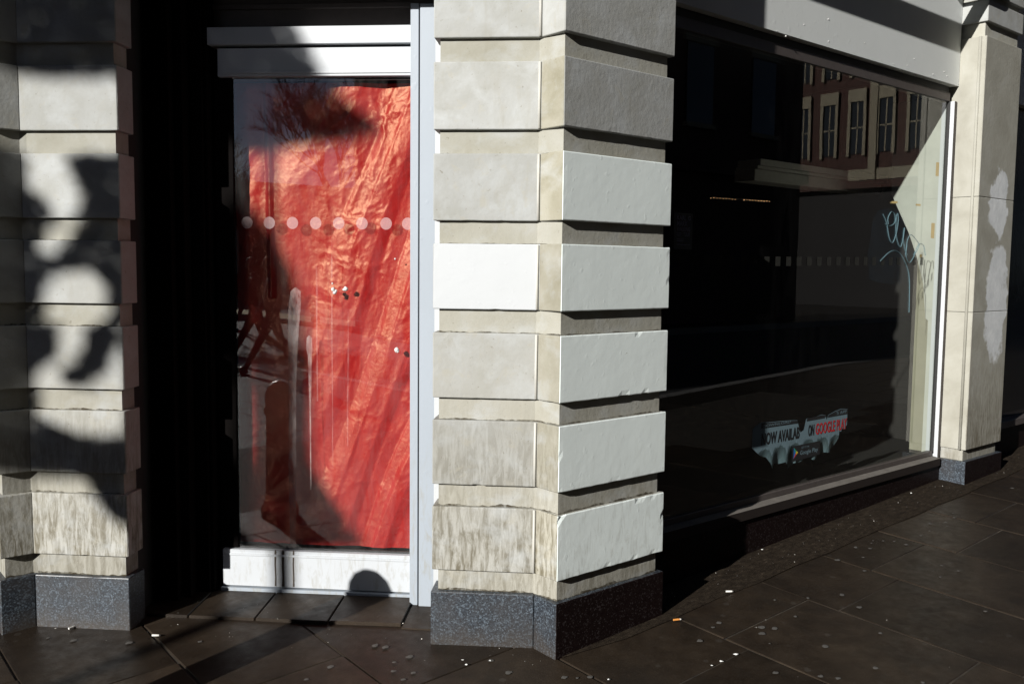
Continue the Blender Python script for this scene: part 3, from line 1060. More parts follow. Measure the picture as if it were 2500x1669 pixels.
# ---- fascia above the window
fas = thing('fascia_board', (2.1, 0.2, 2.65), 'flat pale grey painted fascia board above the big window', 'fascia')
mb = MB()
mb.box(XL - 0.01, XP0 - 0.004, YF, 0.30, 2.660, 3.45)
o = mb.build('board', 'fascia_paint', fas)
for x, z in ((1.83, 2.735), (1.42, 2.83), (2.05, 2.80), (2.06, 2.69), (2.42, 2.74), (2.74, 2.675), (2.98, 2.74), (3.18, 2.668), (3.22, 2.685), (3.4, 2.70), (3.36, 2.72), (2.9, 2.69), (1.6, 2.665), (3.30, 2.664), (1.25, 2.75)):
    blob('nail_head', (x, YF - 0.001, z), rng.uniform(.0016, .003), 'lead_white', fas, x)
for k in range(18):
    x = rng.choice([1.5, 1.62, 2.2, 2.9, 3.1, 3.2]) + rng.uniform(-.09, .09)
    blob('paint_flake', (x, YF + 0.008 + rng.uniform(-.008, .01), 2.655 + rng.uniform(-.008, .012)), rng.uniform(.0018, .004), 'lead_white', fas, k * 1.3, 1.4)
# awning rail carried in front of the fascia, above the picture
rail = thing('awning_rail', (2.1, 0.0, 3.3), 'long horizontal awning rail in front of the fascia top', 'rail')
bx('rail_board', 0.75, 3.64, 0.005, 0.03, 3.185, 3.325, 'frame_grey', rail)
mb = MB()
mb.tube([(3.641, 0.005, 3.255), (3.641, 0.03, 3.255)], 0.068, 24)
mb.build('rail_end', 'frame_grey', rail)
for x in (0.9, 3.2):
    bx('rail_bracket', x, x + 0.03, 0.031, YF - 0.002, 3.28, 3.31, 'iron_black', rail)

# ---- right-hand pilaster
pil = thing('pilaster', (3.83, 0.2, g(3.8, 0.1)), 'plain weathered stone pilaster with cement patches right of the big window', 'pilaster')
t = NT('pilaster_stone')
big = t.noise(4.5, 5, 0.6, dist=0.4)
col = t.ramp(big, [(0.3, (0.295, 0.285, 0.24)), (0.55, (0.355, 0.347, 0.30)), (0.75, (0.40, 0.395, 0.355))])
dz = zgrime(t, 0.3, 1.0)
stroke = t.noise(16, 6, 0.7, t.pos((3.2, 3.2, 0.6)), dist=0.6)
d = t.math('MULTIPLY', t.ramp(stroke, [(0.40, (0, 0, 0)), (0.62, (0.9, 0.9, 0.9))]), dz)
gg = t.n('ShaderNodeNewGeometry')
sx = t.n('ShaderNodeSeparateXYZ')
t.l(gg.outputs['Normal'], sx.inputs[0])
street = t.math('MULTIPLY', sx.outputs['Y'], -1.0, clamp=True)      # dirt and patches lie on the street face
col = t.mix(t.math('MULTIPLY', d, street), col, (0.11, 0.09, 0.055))
pw = t.n('ShaderNodeSeparateXYZ')
nv = t.n('ShaderNodeTexNoise', Scale=9.0, Detail=4.0)
t.l(t.pos(), nv.inputs['Vector'])
vm = t.n('ShaderNodeVectorMath', operation='MULTIPLY_ADD')
t.l(nv.outputs['Color'], vm.inputs[0])
vm.inputs[1].default_value = (0.22, 0.22, 0.30)
t.l(gg.outputs['Position'], vm.inputs[2])
t.l(vm.outputs[0], pw.inputs[0])
masks = []
for cx_, cz_, rx_, rz_ in ((3.86, 1.94, 0.15, 0.22), (3.91, 1.30, 0.16, 0.40)):
    a_ = t.math('DIVIDE', t.math('SUBTRACT', pw.outputs['X'], cx_ + 0.11), rx_)
    b_ = t.math('DIVIDE', t.math('SUBTRACT', pw.outputs['Z'], cz_ + 0.15), rz_)
    r2 = t.math('ADD', t.math('POWER', a_, 2.0), t.math('POWER', b_, 2.0))
    masks.append(t.ramp(r2, [(0.75, (1, 1, 1)), (1.0, (0, 0, 0))]))
pm = t.math('MULTIPLY', t.math('MAXIMUM', masks[0], masks[1]), street)
col = t.mix(pm, col, t.ramp(t.noise(12, 5, 0.6), [(0.3, (0.60, 0.625, 0.64)), (0.7, (0.76, 0.78, 0.79))]))
n1 = t.bump(t.noise(45, 6, 0.65), 0.35, 0.004)
t.pbr(col, 0.85, n1, Specular_IOR_Level=0.25)
M['pilaster_stone'] = t.m
PY0 = 0.04
for z0, z1 in ((0.371, 1.247), (1.2485, 1.968), (1.9695, 2.945)):
    stone_block('shaft_stone', [(XP0, PY0), (XP1, PY0), (XP1, 0.34), (XP0, 0.34)], z0, z1, ['pilaster_stone'], pil, chip=0.25)
mb = MB()
mb.tube([(XP0 - 0.004, PY0 + 0.036, 0.372), (XP0 - 0.004, PY0 + 0.036, 2.944)], 0.009, 10)
mb.build('bead_moulding', 'pilaster_stone', pil, smooth=True)
bx('base_neck', XP0 + 0.012, XP1 - 0.025, PY0 + 0.022, 0.33, 0.28, 0.372, 'limestone_band', pil, 0.002)
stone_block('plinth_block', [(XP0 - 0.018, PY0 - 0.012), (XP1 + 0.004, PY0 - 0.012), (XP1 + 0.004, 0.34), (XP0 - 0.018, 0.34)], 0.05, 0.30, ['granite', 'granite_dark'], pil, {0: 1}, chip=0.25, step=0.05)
bx('capital_neck', XP0 + 0.022, XP1 - 0.022, PY0 + 0.022, 0.33, 2.944, 3.035, 'limestone_band', pil, 0.002)
for z0, z1 in ((3.033, 3.16), (3.20, 3.42)):
    stone_block('capital_block', [(XP0 + 0.002, PY0), (XP1, PY0), (XP1, 0.34), (XP0 + 0.002, 0.34)], z0, z1, ['limestone'], pil, chip=0.25)
bx('capital_neck', XP0 + 0.022, XP1 - 0.022, PY0 + 0.022, 0.33, 3.158, 3.202, 'limestone_band', pil, 0)

# ---- next bay beyond the pilaster
nb_ = thing('shop_window', (6.0, 0.25, g(6, 0.2)), 'dark shopfront bay beyond the stone pilaster at the right edge', 'window')
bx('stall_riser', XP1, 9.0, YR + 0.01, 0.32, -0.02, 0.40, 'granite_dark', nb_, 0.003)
bx('sill', XP1, 9.0, 0.16, 0.30, 0.402, 0.45, 'window_brown', nb_)
bx('glass', XP1, 9.0, YG + .01, YG + .02, 0.452, 2.66, 'window_dark', nb_, 0)
bx('fascia', XP1, 9.0, YF, 0.30, 2.662, 3.45, 'fascia_paint', nb_, 0)

# ---- interior behind the window
mb = MB()
X0, X1, Y0, Y1, Z0, Z1 = 0.63, 4.0, 0.29, 3.2, 0.30, 2.85
mb.add([(X0, Y0, Z0), (X1, Y0, Z0), (X1, Y1, Z0), (X0, Y1, Z0), (X0, Y0, Z1), (X1, Y0, Z1), (X1, Y1, Z1), (X0, Y1, Z1)],
       [(0, 1, 2, 3), (4, 7, 6, 5), (3, 2, 6, 7), (0, 3, 7, 4), (1, 5, 6, 2)])
tag(mb.build('interior_walls', 'dark_interior'), kind='structure')
bulk = thing('interior_beam', (3.2, 0.95, 2.045), 'pale moulded beam across the dim shop interior', 'beam')
bx('beam', 2.45, 3.98, 0.9, 1.05, 2.045, 2.115, 'interior_pale', bulk)
bx('moulding', 2.45, 3.98, 0.88, 1.04, 2.116, 2.135, 'interior_pale', bulk)
bx('moulding', 2.45, 3.98, 0.86, 1.03, 2.136, 2.175, 'interior_pale', bulk)
side = thing('display_return', (3.55, 0.4, 0.3), 'sunlit whitewashed return wall just inside the right end of the window', 'wall panel')
pp = [(0.262, 0.325), (0.262, 2.60), (0.60, 2.60), (0.585, 2.01), (0.545, 1.93), (0.50, 1.84), (0.456, 1.752), (0.392, 1.588), (0.343, 1.419), (0.33, 1.3), (0.318, 1.197), (0.30, 1.185), (0.302, 0.325)]
mb = MB()
nP = len(pp)
mb.add([(3.530, y, z) for y, z in pp] + [(3.556, y, z) for y, z in pp],
       [tuple(range(nP)), tuple(range(2 * nP - 1, nP - 1, -1))] + [(i, nP + i, nP + (i + 1) % nP, (i + 1) % nP) for i in range(nP)])
mb.build('whitewashed_sheet', 'sheet_pale', side)
bx('back_panel', 3.558, 3.60, 0.262, 0.40, 0.325, 2.60, 'wall_cream', side, 0)
for y, z, hy, hz in ((0.286, 2.15, .010, .045), (0.297, 1.762, .011, .050), (0.40, 1.93, .016, .008), (0.57, 1.955, .03, .009), (0.365, 1.60, .008, .012)):
    obj('tape', [(3.5285, y - hy, z - hz), (3.5285, y + hy, z - hz + .004), (3.5285, y + hy, z + hz), (3.5285, y - hy, z + hz - .003)], [(0, 1, 2, 3)], 'tan_tape', side)
fl = thing('string_lights', (3.1, 1.5, 2.0), 'row of tiny lit fairy lights strung inside the dark shop', 'string lights')
pts = [(2.80 + 0.0345 * i, 1.5, 1.995 + 0.0006 * i + rng.uniform(-.002, .002)) for i in range(21)]
mb = MB()
mb.tube(pts, 0.0012, 4)
mb.build('wire', 'black_gasket', fl)
for p in pts:
    if rng.random() < 0.85:
        blob('bulb', (p[0], p[1], p[2] - 0.005), 0.0028 * rng.uniform(.7, 1.2), 'bulb_glow', fl, p[0], n=6, m=4)

# ------------------------------------------------------------------ lettering helper
def text(name, s, x, z, h, w_, mat, parent, y, bold=0.0, shear=0.0):
    cu = bpy.data.curves.new('text', 'FONT')
    cu.body = s
    cu.size = 1.0
    cu.offset = bold
    cu.resolution_u = 3
    to = bpy.data.objects.new('text', cu)
    C.objects.link(to)
    bpy.context.view_layer.update()
    dg = bpy.context.evaluated_depsgraph_get()
    me = bpy.data.meshes.new_from_object(to.evaluated_get(dg))
    bpy.data.objects.remove(to)
    bpy.data.curves.remove(cu)
    xs_ = [v_.co.x for v_ in me.vertices]
    zs_ = [v_.co.y for v_ in me.vertices]
    ax, bx_, az, bz = min(xs_), max(xs_), min(zs_), max(zs_)
    base = wloc(parent)
    for v_ in me.vertices:
        zz = z + (v_.co.y - az) / (bz - az) * h
        xx = x + (v_.co.x - ax) / (bx_ - ax) * w_ + shear * (zz - z)
        v_.co = Vector((xx, y, zz)) - base
    me.name = name
    me.materials.clear()
    me.materials.append(M[mat])
    for p in me.polygons:
        p.material_index = 0
    o = bpy.data.objects.new(name, me)
    C.objects.link(o)
    o.parent = parent
    return o


# torn poster stuck inside the glass, its lower edge curling
YPO = 0.2345
poster = thing('torn_poster', (2.0, 0.24, 0.47), 'torn pale blue app poster with black and red lettering low on the window', 'poster')
outline_top = [(1.562, .60), (1.565, .697), (1.60, .712), (1.636, .722), (1.70, .716), (1.80, .712), (1.90, .706), (1.966, .700), (1.985, .655), (2.0, .63), (2.03, .64), (2.050, .70), (2.12, .70), (2.20, .708), (2.243, .70), (2.255, .672), (2.27, .70), (2.34, .715), (2.40, .722), (2.472, .715)]
outline_bot = [(2.472, .625), (2.445, .60), (2.43, .612), (2.41, .59), (2.392, .595), (2.39, .555), (2.37, .525), (2.345, .50), (2.304, .481), (2.27, .488), (2.235, .494), (2.20, .49), (2.17, .468), (2.14, .462), (2.11, .474), (2.06, .478), (2.02, .47), (1.97, .462), (1.95, .44), (1.93, .452), (1.915, .432), (1.90, .46), (1.87, .485), (1.83, .478), (1.80, .484), (1.775, .49), (1.755, .462), (1.745, .479), (1.73, .50), (1.70, .53), (1.674, .556), (1.64, .548), (1.60, .572)]
ol = outline_top + outline_bot
cu2 = [(x, YPO, z) for x, z in ol]
bm = bmesh.new()
bv = [bm.verts.new(p) for p in cu2]
bm.faces.new(bv)
bmesh.ops.triangulate(bm, faces=bm.faces[:])
for _ in range(3):
    long_e = [e for e in bm.edges if e.calc_length() > 0.03]
    if long_e:
        bmesh.ops.subdivide_edges(bm, edges=long_e, cuts=1)
        bmesh.ops.triangulate(bm, faces=bm.faces[:])
for v_ in bm.verts:
    k = max(0, 0.575 - v_.co.z)
    v_.co.y += k * 0.12 * (1 + 0.9 * math.sin(v_.co.x * 46)) + 0.0008
me = bpy.data.meshes.new('poster_sheet')
bm.to_mesh(me)
bm.free()
for v_ in me.vertices:
    v_.co -= wloc(poster)
me.materials.append(M['poster_white'])
ps = bpy.data.objects.new('poster_sheet', me)
C.objects.link(ps)
ps.parent = poster


def pflat(name, pts, mat, y, parent=poster):
    return obj(name, [(x, y, z) for x, z in pts], [tuple(range(len(pts)))], mat, parent)


pflat('black_band', [(1.637, .690), (1.966, .684), (1.966, .699), (1.90, .704), (1.80, .710), (1.70, .714), (1.637, .719)], 'poster_black', YPO - .0006)
pflat('black_band', [(2.053, .686), (2.23, .686), (2.243, .699), (2.20, .706), (2.053, .699)], 'poster_black', YPO - .0006)
pflat('black_band', [(2.262, .686), (2.472, .686), (2.472, .714), (2.40, .720), (2.34, .713), (2.27, .699)], 'poster_black', YPO - .0006)
text('lettering', 'DOWNLOAD', 1.65, .6935, .0135, .25, 'poster_white', poster, YPO - .0012, 0.0)
text('lettering', "'S APP", 2.35, .693, .018, .11, 'poster_white', poster, YPO - .0012, 0.0)
text('lettering', 'NOW AVAILAB', 1.642, .600, .064, .345, 'poster_black', poster, YPO - .0008, 0.02)
text('lettering', 'ON', 2.072, .600, .064, .056, 'poster_black', poster, YPO - .0008, 0.02)
text('lettering', 'GOOGLE PLAY', 2.145, .600, .064, .322, 'poster_red', poster, YPO - .0008, 0.02)
bad = pflat('badge', [(1.921, .478), (2.195, .487), (2.195, .563), (1.921, .563)], 'poster_black', YPO - .0008)
bad.data.transform(Matrix.Translation((0, 0, 0)))
cxl, czl = 1.945, .523
tri = [(1.938, .556), (1.938, .492), (1.978, .524)]
pflat('play_logo', [(1.938, .555), (1.938, .493), (1.958, .524)], 'logo_blue', YPO - .0012)
pflat('play_logo', [(1.938, .555), (1.958, .524), (1.966, .534)], 'logo_green', YPO - .0012)
pflat('play_logo', [(1.958, .524), (1.966, .514), (1.981, .524), (1.966, .534)], 'logo_yellow', YPO - .0012)
pflat('play_logo', [(1.938, .493), (1.966, .514), (1.958, .524)], 'logo_red', YPO - .0012)
text('lettering', 'GET IT ON', 2.01, .540, .011, .075, 'poster_white', poster, YPO - .0012, 0.0)
text('lettering', 'Google Play', 2.0, .500, .031, .175, 'poster_white', poster, YPO - .0012, 0.012)

fly = thing('flyer', (0.99, 0.24, 1.6), 'small dark flyer with stacked violet lettering in the window beside the pier', 'flyer')
obj('flyer_sheet', [(0.92, 0.2395, 1.59), (1.05, 0.2395, 1.59), (1.05, 0.2395, 1.755), (0.92, 0.2395, 1.755)], [(0, 1, 2, 3)], 'poster_black', fly)
for s, x, z, w_, h in (('KARL', .938, 1.722, .066, .022), ('G', 1.015, 1.722, .020, .020), ('MARX', .938, 1.695, .075, .024), ('WALKING', .938, 1.671, .094, .021), ('TOUR', .985, 1.648, .048, .020)):
    text('lettering', s, x, z, h, w_, 'flyer_violet', fly, 0.2388, 0.03)
for z, w_ in ((1.661, .04), (1.652, .03), (1.634, .052), (1.626, .048), (1.610, .096)):
    obj('small_print', [(.938, .2388, z), (.938 + w_, .2388, z), (.938 + w_, .2388, z + .003), (.938, .2388, z + .003)], [(0, 1, 2, 3)], 'flyer_violet', fly)

# ------------------------------------------------------------------ rest of the building above the shop
mb = MB()
mb.prism([(0.04, 0.04), (14, 0.04), (14, 12), (-1.52, 12), (-1.52, 1.66), (-1.40, 1.62)], 3.46, 24)
up = mb.build('upper_wall', 'limestone')
tag(up, kind='structure')
mb = MB()
mb.prism([(4.12, 0.31), (14, 0.31), (14, 12), (-1.55, 12), (-1.55, 1.95), (-1.40, 1.95), (-1.40, 5), (4.12, 5)], -0.1, 3.46)
tag(mb.build('side_wall', 'limestone'), kind='structure')
mb = MB()
mb.box(-1.5, 5, 0.301, 5.2, 3.40, 3.455)
tag(mb.build('floor_above', 'dark_interior'), kind='structure')

# ------------------------------------------------------------------ things standing behind the camera that shade the front
def to_ht(P):
    return (P.dot(HX), P.z + TE * P.dot(DX))


def door_ht(u, z, v=0.47):
    return to_ht(uv(u, v, z))


def inside(p, poly):
    x, y = p
    c_ = False
    j = len(poly) - 1
    for i in range(len(poly)):
        xi, yi = poly[i]
        xj, yj = poly[j]
        if (yi > y) != (yj > y) and x < (xj - xi) * (y - yi) / (yj - yi) + xi:
            c_ = not c_
        j = i
    return c_


# --- added unseen tree: crown and gaps cut to dapple pier and door with shade
TS = -8.6                       # distance up-sun of the trunk


def pier_ht(u, z):
    return to_ht(uv(u, 0.0, z))


up_r = [door_ht(u, z, 0.40) for u, z in ((1.149, 2.661), (1.092, 2.57), (1.055, 2.497), (0.961, 2.314))] + \
       [door_ht(u, z) for u, z in ((0.972, 2.282), (0.944, 2.216), (0.77, 2.141), (0.76, 2.085), (0.867, 2.051), (1.062, 2.038), (1.338, 2.001))]
up_b = [pier_ht(u, z) for u, z in ((1.656, 2.226), (1.87, 2.219), (2.059, 2.24))]
D1 = up_r + up_b + [(2.45, 1.85), (2.55, 2.4), (2.4, 3.1), (2.0, 3.6), (1.6, 3.55), (1.38, 3.0)]
mid_r = [door_ht(u, z) for u, z in ((1.341, 1.791), (1.263, 1.667), (1.165, 1.513), (1.107, 1.321), (1.089, 1.126), (1.087, 0.929), (1.078, 0.732), (1.053, 0.573), (0.953, 0.436), (0.813, 0.245), (1.0, 0.225), (1.33, 0.22))]
mid_b = [pier_ht(u, z) for u, z in ((1.665, .419), (1.756, .497), (1.819, .567), (1.863, .638), (2.068, .631))]
D2 = mid_r + mid_b + [(2.3, .25), (2.5, .7), (2.45, 1.3), (2.1, 1.55)] + [pier_ht(u, z) for u, z in ((2.06, 1.93), (1.65, 1.93))]
HOLES = [[pier_ht(u, z) for u, z in L_] for L_ in (
    [(2.042, 1.942), (1.879, 1.942), (1.855, 1.847), (1.821, 1.761), (1.822, 1.71), (1.869, 1.667), (1.89, 1.589), (1.947, 1.519), (2.01, 1.536), (1.997, 1.64), (1.932, 1.675), (1.976, 1.744), (2.047, 1.795)],
    [(2.001, 1.257), (2.007, 1.345), (1.977, 1.415), (1.893, 1.468), (1.793, 1.469), (1.722, 1.409), (1.715, 1.349), (1.743, 1.296), (1.781, 1.252)],
    [(1.928, 1.259), (1.818, 1.261), (1.82, 1.172), (1.868, 1.101), (1.915, 1.065), (1.926, 1.0), (1.66, 1.0), (1.656, 1.158), (1.698, 1.157), (1.722, 1.086), (1.815, 0.99), (2.047, .99), (2.026, 1.062), (1.94, 1.135)],
    [(2.047, 1.01), (1.651, 1.01), (1.655, 0.831), (1.748, 0.802), (1.858, 0.803), (1.968, 0.841), (2.05, 0.884)])]


def leafy(h, t_):
    p = (h, t_)
    if not (inside(p, D1) or inside(p, D2)):
        return False
    return not any(inside(p, H_) for H_ in HOLES)


def ht_pos(h, t_, s):
    return HX * h + DX * s + Vector((0, 0, t_ - TE * s))


tb = HX * 1.30 + DX * TS
tree = thing('added_shade_tree', (tb.x, tb.y, g(tb.x, tb.y)), 'dense evergreen tree added out of view, its crown shaped to dapple the entrance', 'tree')
mb = MB()
z_c = 0.45 - TE * TS
mb.tube([ht_pos(1.30, (g(tb.x, tb.y) - 0.1) + TE * TS, TS), (tb.x + .02, tb.y, 1.2), (tb.x, tb.y + .02, z_c), (tb.x, tb.y, z_c + 0.6)], [0.065, 0.046, 0.042, 0.04], 10)
mb.build('trunk', 'bark', tree, smooth=True)
mb = MB()
for pts in ([(1.30, 1.0), (1.40, 1.4), (1.42, 1.75), (1.44, 2.2), (1.55, 2.9)], [(1.30, .36), (1.6, .37), (1.95, .40), (2.2, .7), (2.26, 1.2), (2.3, 2.0)], [(1.42, 2.0), (1.2, 2.25), (1.05, 2.12)]):
    mb.tube([ht_pos(h, t_, TS + 0.05 * math.sin(i * 2)) for i, (h, t_) in enumerate(pts)], [0.028 - 0.004 * i for i in range(len(pts))], 7)
mb.build('limb', 'bark', tree, smooth=True)
lr_ = random.Random(5)
mb = MB()
cnt = 0
while cnt < 40000:
    h, t_ = lr_.uniform(0.95, 2.6), lr_.uniform(0.12, 3.65)
    ok = leafy(h, t_)
    if ok:
        e = 0.002
        if not (leafy(h + e, t_) and leafy(h - e, t_) and leafy(h, t_ + e) and leafy(h, t_ - e)):
            ok = False
    if not ok:
        continue
    cnt += 1
    half = 0.45
    s = TS + lr_.uniform(-half, half)
    c0 = ht_pos(h, t_, s)
    a = Vector((lr_.gauss(0, 1), lr_.gauss(0, 1), lr_.gauss(0, 1))).normalized()
    b = a.cross(Vector((lr_.gauss(0, 1), lr_.gauss(0, 1), lr_.gauss(0, 1)))).normalized()
    L = lr_.uniform(0.018, 0.034)
    W = L * 0.55
    mb.add([c0 - a * L, c0 + b * W, c0 + a * L, c0 - b * W], [(0, 1, 2, 3)])
mb.build('crown', 'leaf', tree)

# --- cast iron bollard by the entrance
bp = HX * 0.98 + DX * -1.8
bz = g(bp.x, bp.y)
bol = thing('bollard', (bp.x, bp.y, bz), 'black domed iron bollard on the pavement before the door', 'bollard')
prof = [(0.115, -0.02), (0.115, 0.06), (0.098, 0.10), (0.086, 0.16), (0.080, 0.70), (0.094, 0.715), (0.094, 0.745), (0.082, 0.76), (0.088, 0.80), (0.084, 0.85), (0.066, 0.895), (0.036, 0.925), (0.004, 0.935)]
vs, fs = [], []
for r_, z_ in prof:
    for j in range(24):
        w_ = 2 * math.pi * j / 24
        vs.append((bp.x + r_ * math.cos(w_), bp.y + r_ * math.sin(w_), bz + z_ * 0.91))
for i in range(len(prof) - 1):
    for j in range(24):
        fs.append((i * 24 + j, i * 24 + (j + 1) % 24, (i + 1) * 24 + (j + 1) % 24, (i + 1) * 24 + j))
obj('post', vs[:24 * 5], [f for f in fs if max(f) < 24 * 5], 'iron_black', bol, smooth=True)
k5 = 24 * 4
obj('dome', vs[k5:], [tuple(i - k5 for i in f) for f in fs if min(f) >= k5], 'iron_black', bol, smooth=True)


# --- bare winter trees mirrored in the door glass
def bare_tree(name, base, height, spread, label, seed, dens=1.0):
    r_ = random.Random(seed)
    root = thing(name, base, label, 'tree', 'bare trees across the square')
    tr = MB()
    tw = MB()

    def grow(p, d, L, rad, depth):
        n = 3
        pts = [p]
        for i in range(n):
            d = (d + Vector((r_.gauss(0, .12), r_.gauss(0, .12), r_.gauss(0, .06) + 0.05))).normalized()
            p = p + d * (L / n)
            pts.append(p)
        tgt = tr if depth <= 1 else tw
        tgt.tube(pts, [rad * (1 - 0.35 * i / n) for i in range(n + 1)], 6 if depth <= 1 else 3, cap=False)
        if depth >= 6:
            return
        kids = [3, 4, 4, 5, 5, 4][depth] if r_.random() < dens else 2
        for i in range(kids):
            ang = r_.uniform(0.25, 0.75) * spread
            az = r_.uniform(0, 2 * math.pi)
            a_ = d.orthogonal().normalized()
            b_ = d.cross(a_)
            nd = (d * math.cos(ang) + (a_ * math.cos(az) + b_ * math.sin(az)) * math.sin(ang)).normalized()
            nd = (nd + Vector((0, 0, 0.18))).normalized()
            start = pts[-1] if i < 2 else pts[2].lerp(pts[3], r_.random())
            grow(start, nd, L * r_.uniform(0.62, 0.82), max(rad * 0.58, 0.0065), depth + 1)

    grow(Vector(base) - Vector((0, 0, 0.2)), Vector((0, 0, 1)), height * 0.30, height * 0.018, 0)
    tr.build('trunk', 'bark', root)
    tw.build('crown', 'twig', root)


bare_tree('bare_tree', (-22.6, -10.6, -0.17), 8.2, 1.0, 'tall leafless tree mirrored in the top of the door glass', 3)
bare_tree('bare_tree', (-25.2, -8.6, -0.17), 6.2, 1.0, 'shorter leafless tree at the left of the mirrored trees', 8)


# --- two people walking past, mirrored in the door glass
def person(base, heading, stride, label, coat, seed):
    r_ = random.Random(seed)
    fw = Vector((math.cos(heading), math.sin(heading), 0))
    sd = Vector((-fw.y, fw.x, 0))
    b = Vector(base)

    def P(f, s, z):
        return b + fw * f + sd * s + Vector((0, 0, z))
    root = thing('person', base, label, 'person', 'walkers mirrored in the door')
    verts, edges, rad = [], [], []

    def add(p, r, par=None):
        verts.append(p); rad.append(r)
        if par is not None:
            edges.append((par, len(verts) - 1))
        return len(verts) - 1
    pel = add(P(0, 0, .95), .155)
    ab = add(P(.01, 0, 1.10), .15, pel)
    ch = add(P(.02, 0, 1.32), .165, ab)
    nk = add(P(.03, 0, 1.47), .065, ch)
    add(P(.04, 0, 1.54), .055, nk)
    for sgn in (-1, 1):
        ph = sgn * stride
        hip = add(P(0, .09 * sgn, .90), .105, pel)
        knee = add(P(.16 * ph + .05, .095 * sgn, .50), .068, hip)
        lift = 0.10 if ph < 0 else 0.0
        ank = add(P(.42 * ph - (.10 if ph < 0 else 0), .09 * sgn, .09 + lift), .045, knee)
        add(P(.42 * ph + (.13 if ph > 0 else .02), .09 * sgn, .035 + (lift * .2)), .04, ank)
        sh = add(P(.02, .17 * sgn, 1.40), .075, ch)
        el_ = add(P(-.10 * ph, .23 * sgn, 1.13), .055, sh)
        wr = add(P(-.10 * ph + .12, .22 * sgn, .92), .038, el_)
        pm_ = add(P(-.10 * ph + .15, .215 * sgn, .85), .032, wr)
        for fi in range(5):
            o_ = (fi - 2) * .016
            k1 = add(P(-.10 * ph + .155 + o_, .215 * sgn, .80 if fi else .83), .009, pm_)
            add(P(-.10 * ph + .15 + o_, .20 * sgn, (.765 - .006 * abs(fi - 2)) if fi else .80), .008, k1)
    base_l = Vector(base)
    me = bpy.data.meshes.new('body')
    me.from_pydata([tuple(v_ - base_l) for v_ in verts], edges, [])
    me.materials.append(M[coat])
    o = bpy.data.objects.new('body', me)
    C.objects.link(o)
    o.parent = root
    sk = o.modifiers.new('skin', 'SKIN')
    sk.use_smooth_shade = True
    for i, r in enumerate(rad):
        me.skin_vertices[0].data[i].radius = (r, r)
    me.skin_vertices[0].data[0].use_root = True
    ss = o.modifiers.new('sub', 'SUBSURF')
    ss.levels = ss.render_levels = 1
    # head with nose and ears, and hair
    hc = P(.06, 0, 1.66)
    vs, fs = [], []
    n, m = 16, 12
    for i in range(m + 1):
        th = math.pi * i / m
        for j in range(n):
            ph = 2 * math.pi * j / n
            x, y, z = math.sin(th) * math.cos(ph), math.sin(th) * math.sin(ph), math.cos(th)
            rx, ry, rz = .098, .076, .118
            if z < -0.2: rx *= 0.92; ry *= 0.85
            e = 0.0
            if x > .95 and -.3 < z < .12: e = .022
            if abs(y) > .95 and -.25 < z < .2: e = .014
            vs.append(tuple(hc + fw * (x * (rx + (e if x > .9 else 0))) + sd * (y * (ry + (e if abs(y) > .9 else 0))) + Vector((0, 0, z * rz))))
    for i in range(m):
        for j in range(n):
            fs.append((i * n + j, (i + 1) * n + j, (i + 1) * n + (j + 1) % n, i * n + (j + 1) % n))
    obj('head', vs, fs, 'skin', root, smooth=True)
    hv_ = []
    for i in range(m + 1):
        th = math.pi * i / m
        for j in range(n):
            ph = 2 * math.pi * j / n
            x, y, z = math.sin(th) * math.cos(ph), math.sin(th) * math.sin(ph), math.cos(th)
            sc_ = 1.10 if (z > .35 or x < -.1) else 0.9
            hv_.append(tuple(hc + fw * (x * .1 * sc_ - .004) + sd * (y * .08 * sc_) + Vector((0, 0, z * .118 * sc_ + .004))))
    obj('hair', hv_, fs, 'hair', root, smooth=True)
    for sgn in (-1, 1):
        ph = sgn * stride
        f0 = .42 * ph - (.10 if ph < 0 else 0)
        lift = 0.06 if ph < 0 else 0.0
        blob('shoe', P(f0 + .06, .09 * sgn, .045 + lift), .055, 'shoe', root, seed, 1.9)


person((-11.3, -3.5, g(-11, -3.5)), R(118), 1, 'dark clad walker in mid stride, the far one of two mirrored in the door', 'cloth_dark', 4)
person((-9.9, -3.15, g(-10, -3)), R(112), -1, 'navy clad walker nearer the door of the two mirrored', 'cloth_navy', 9)

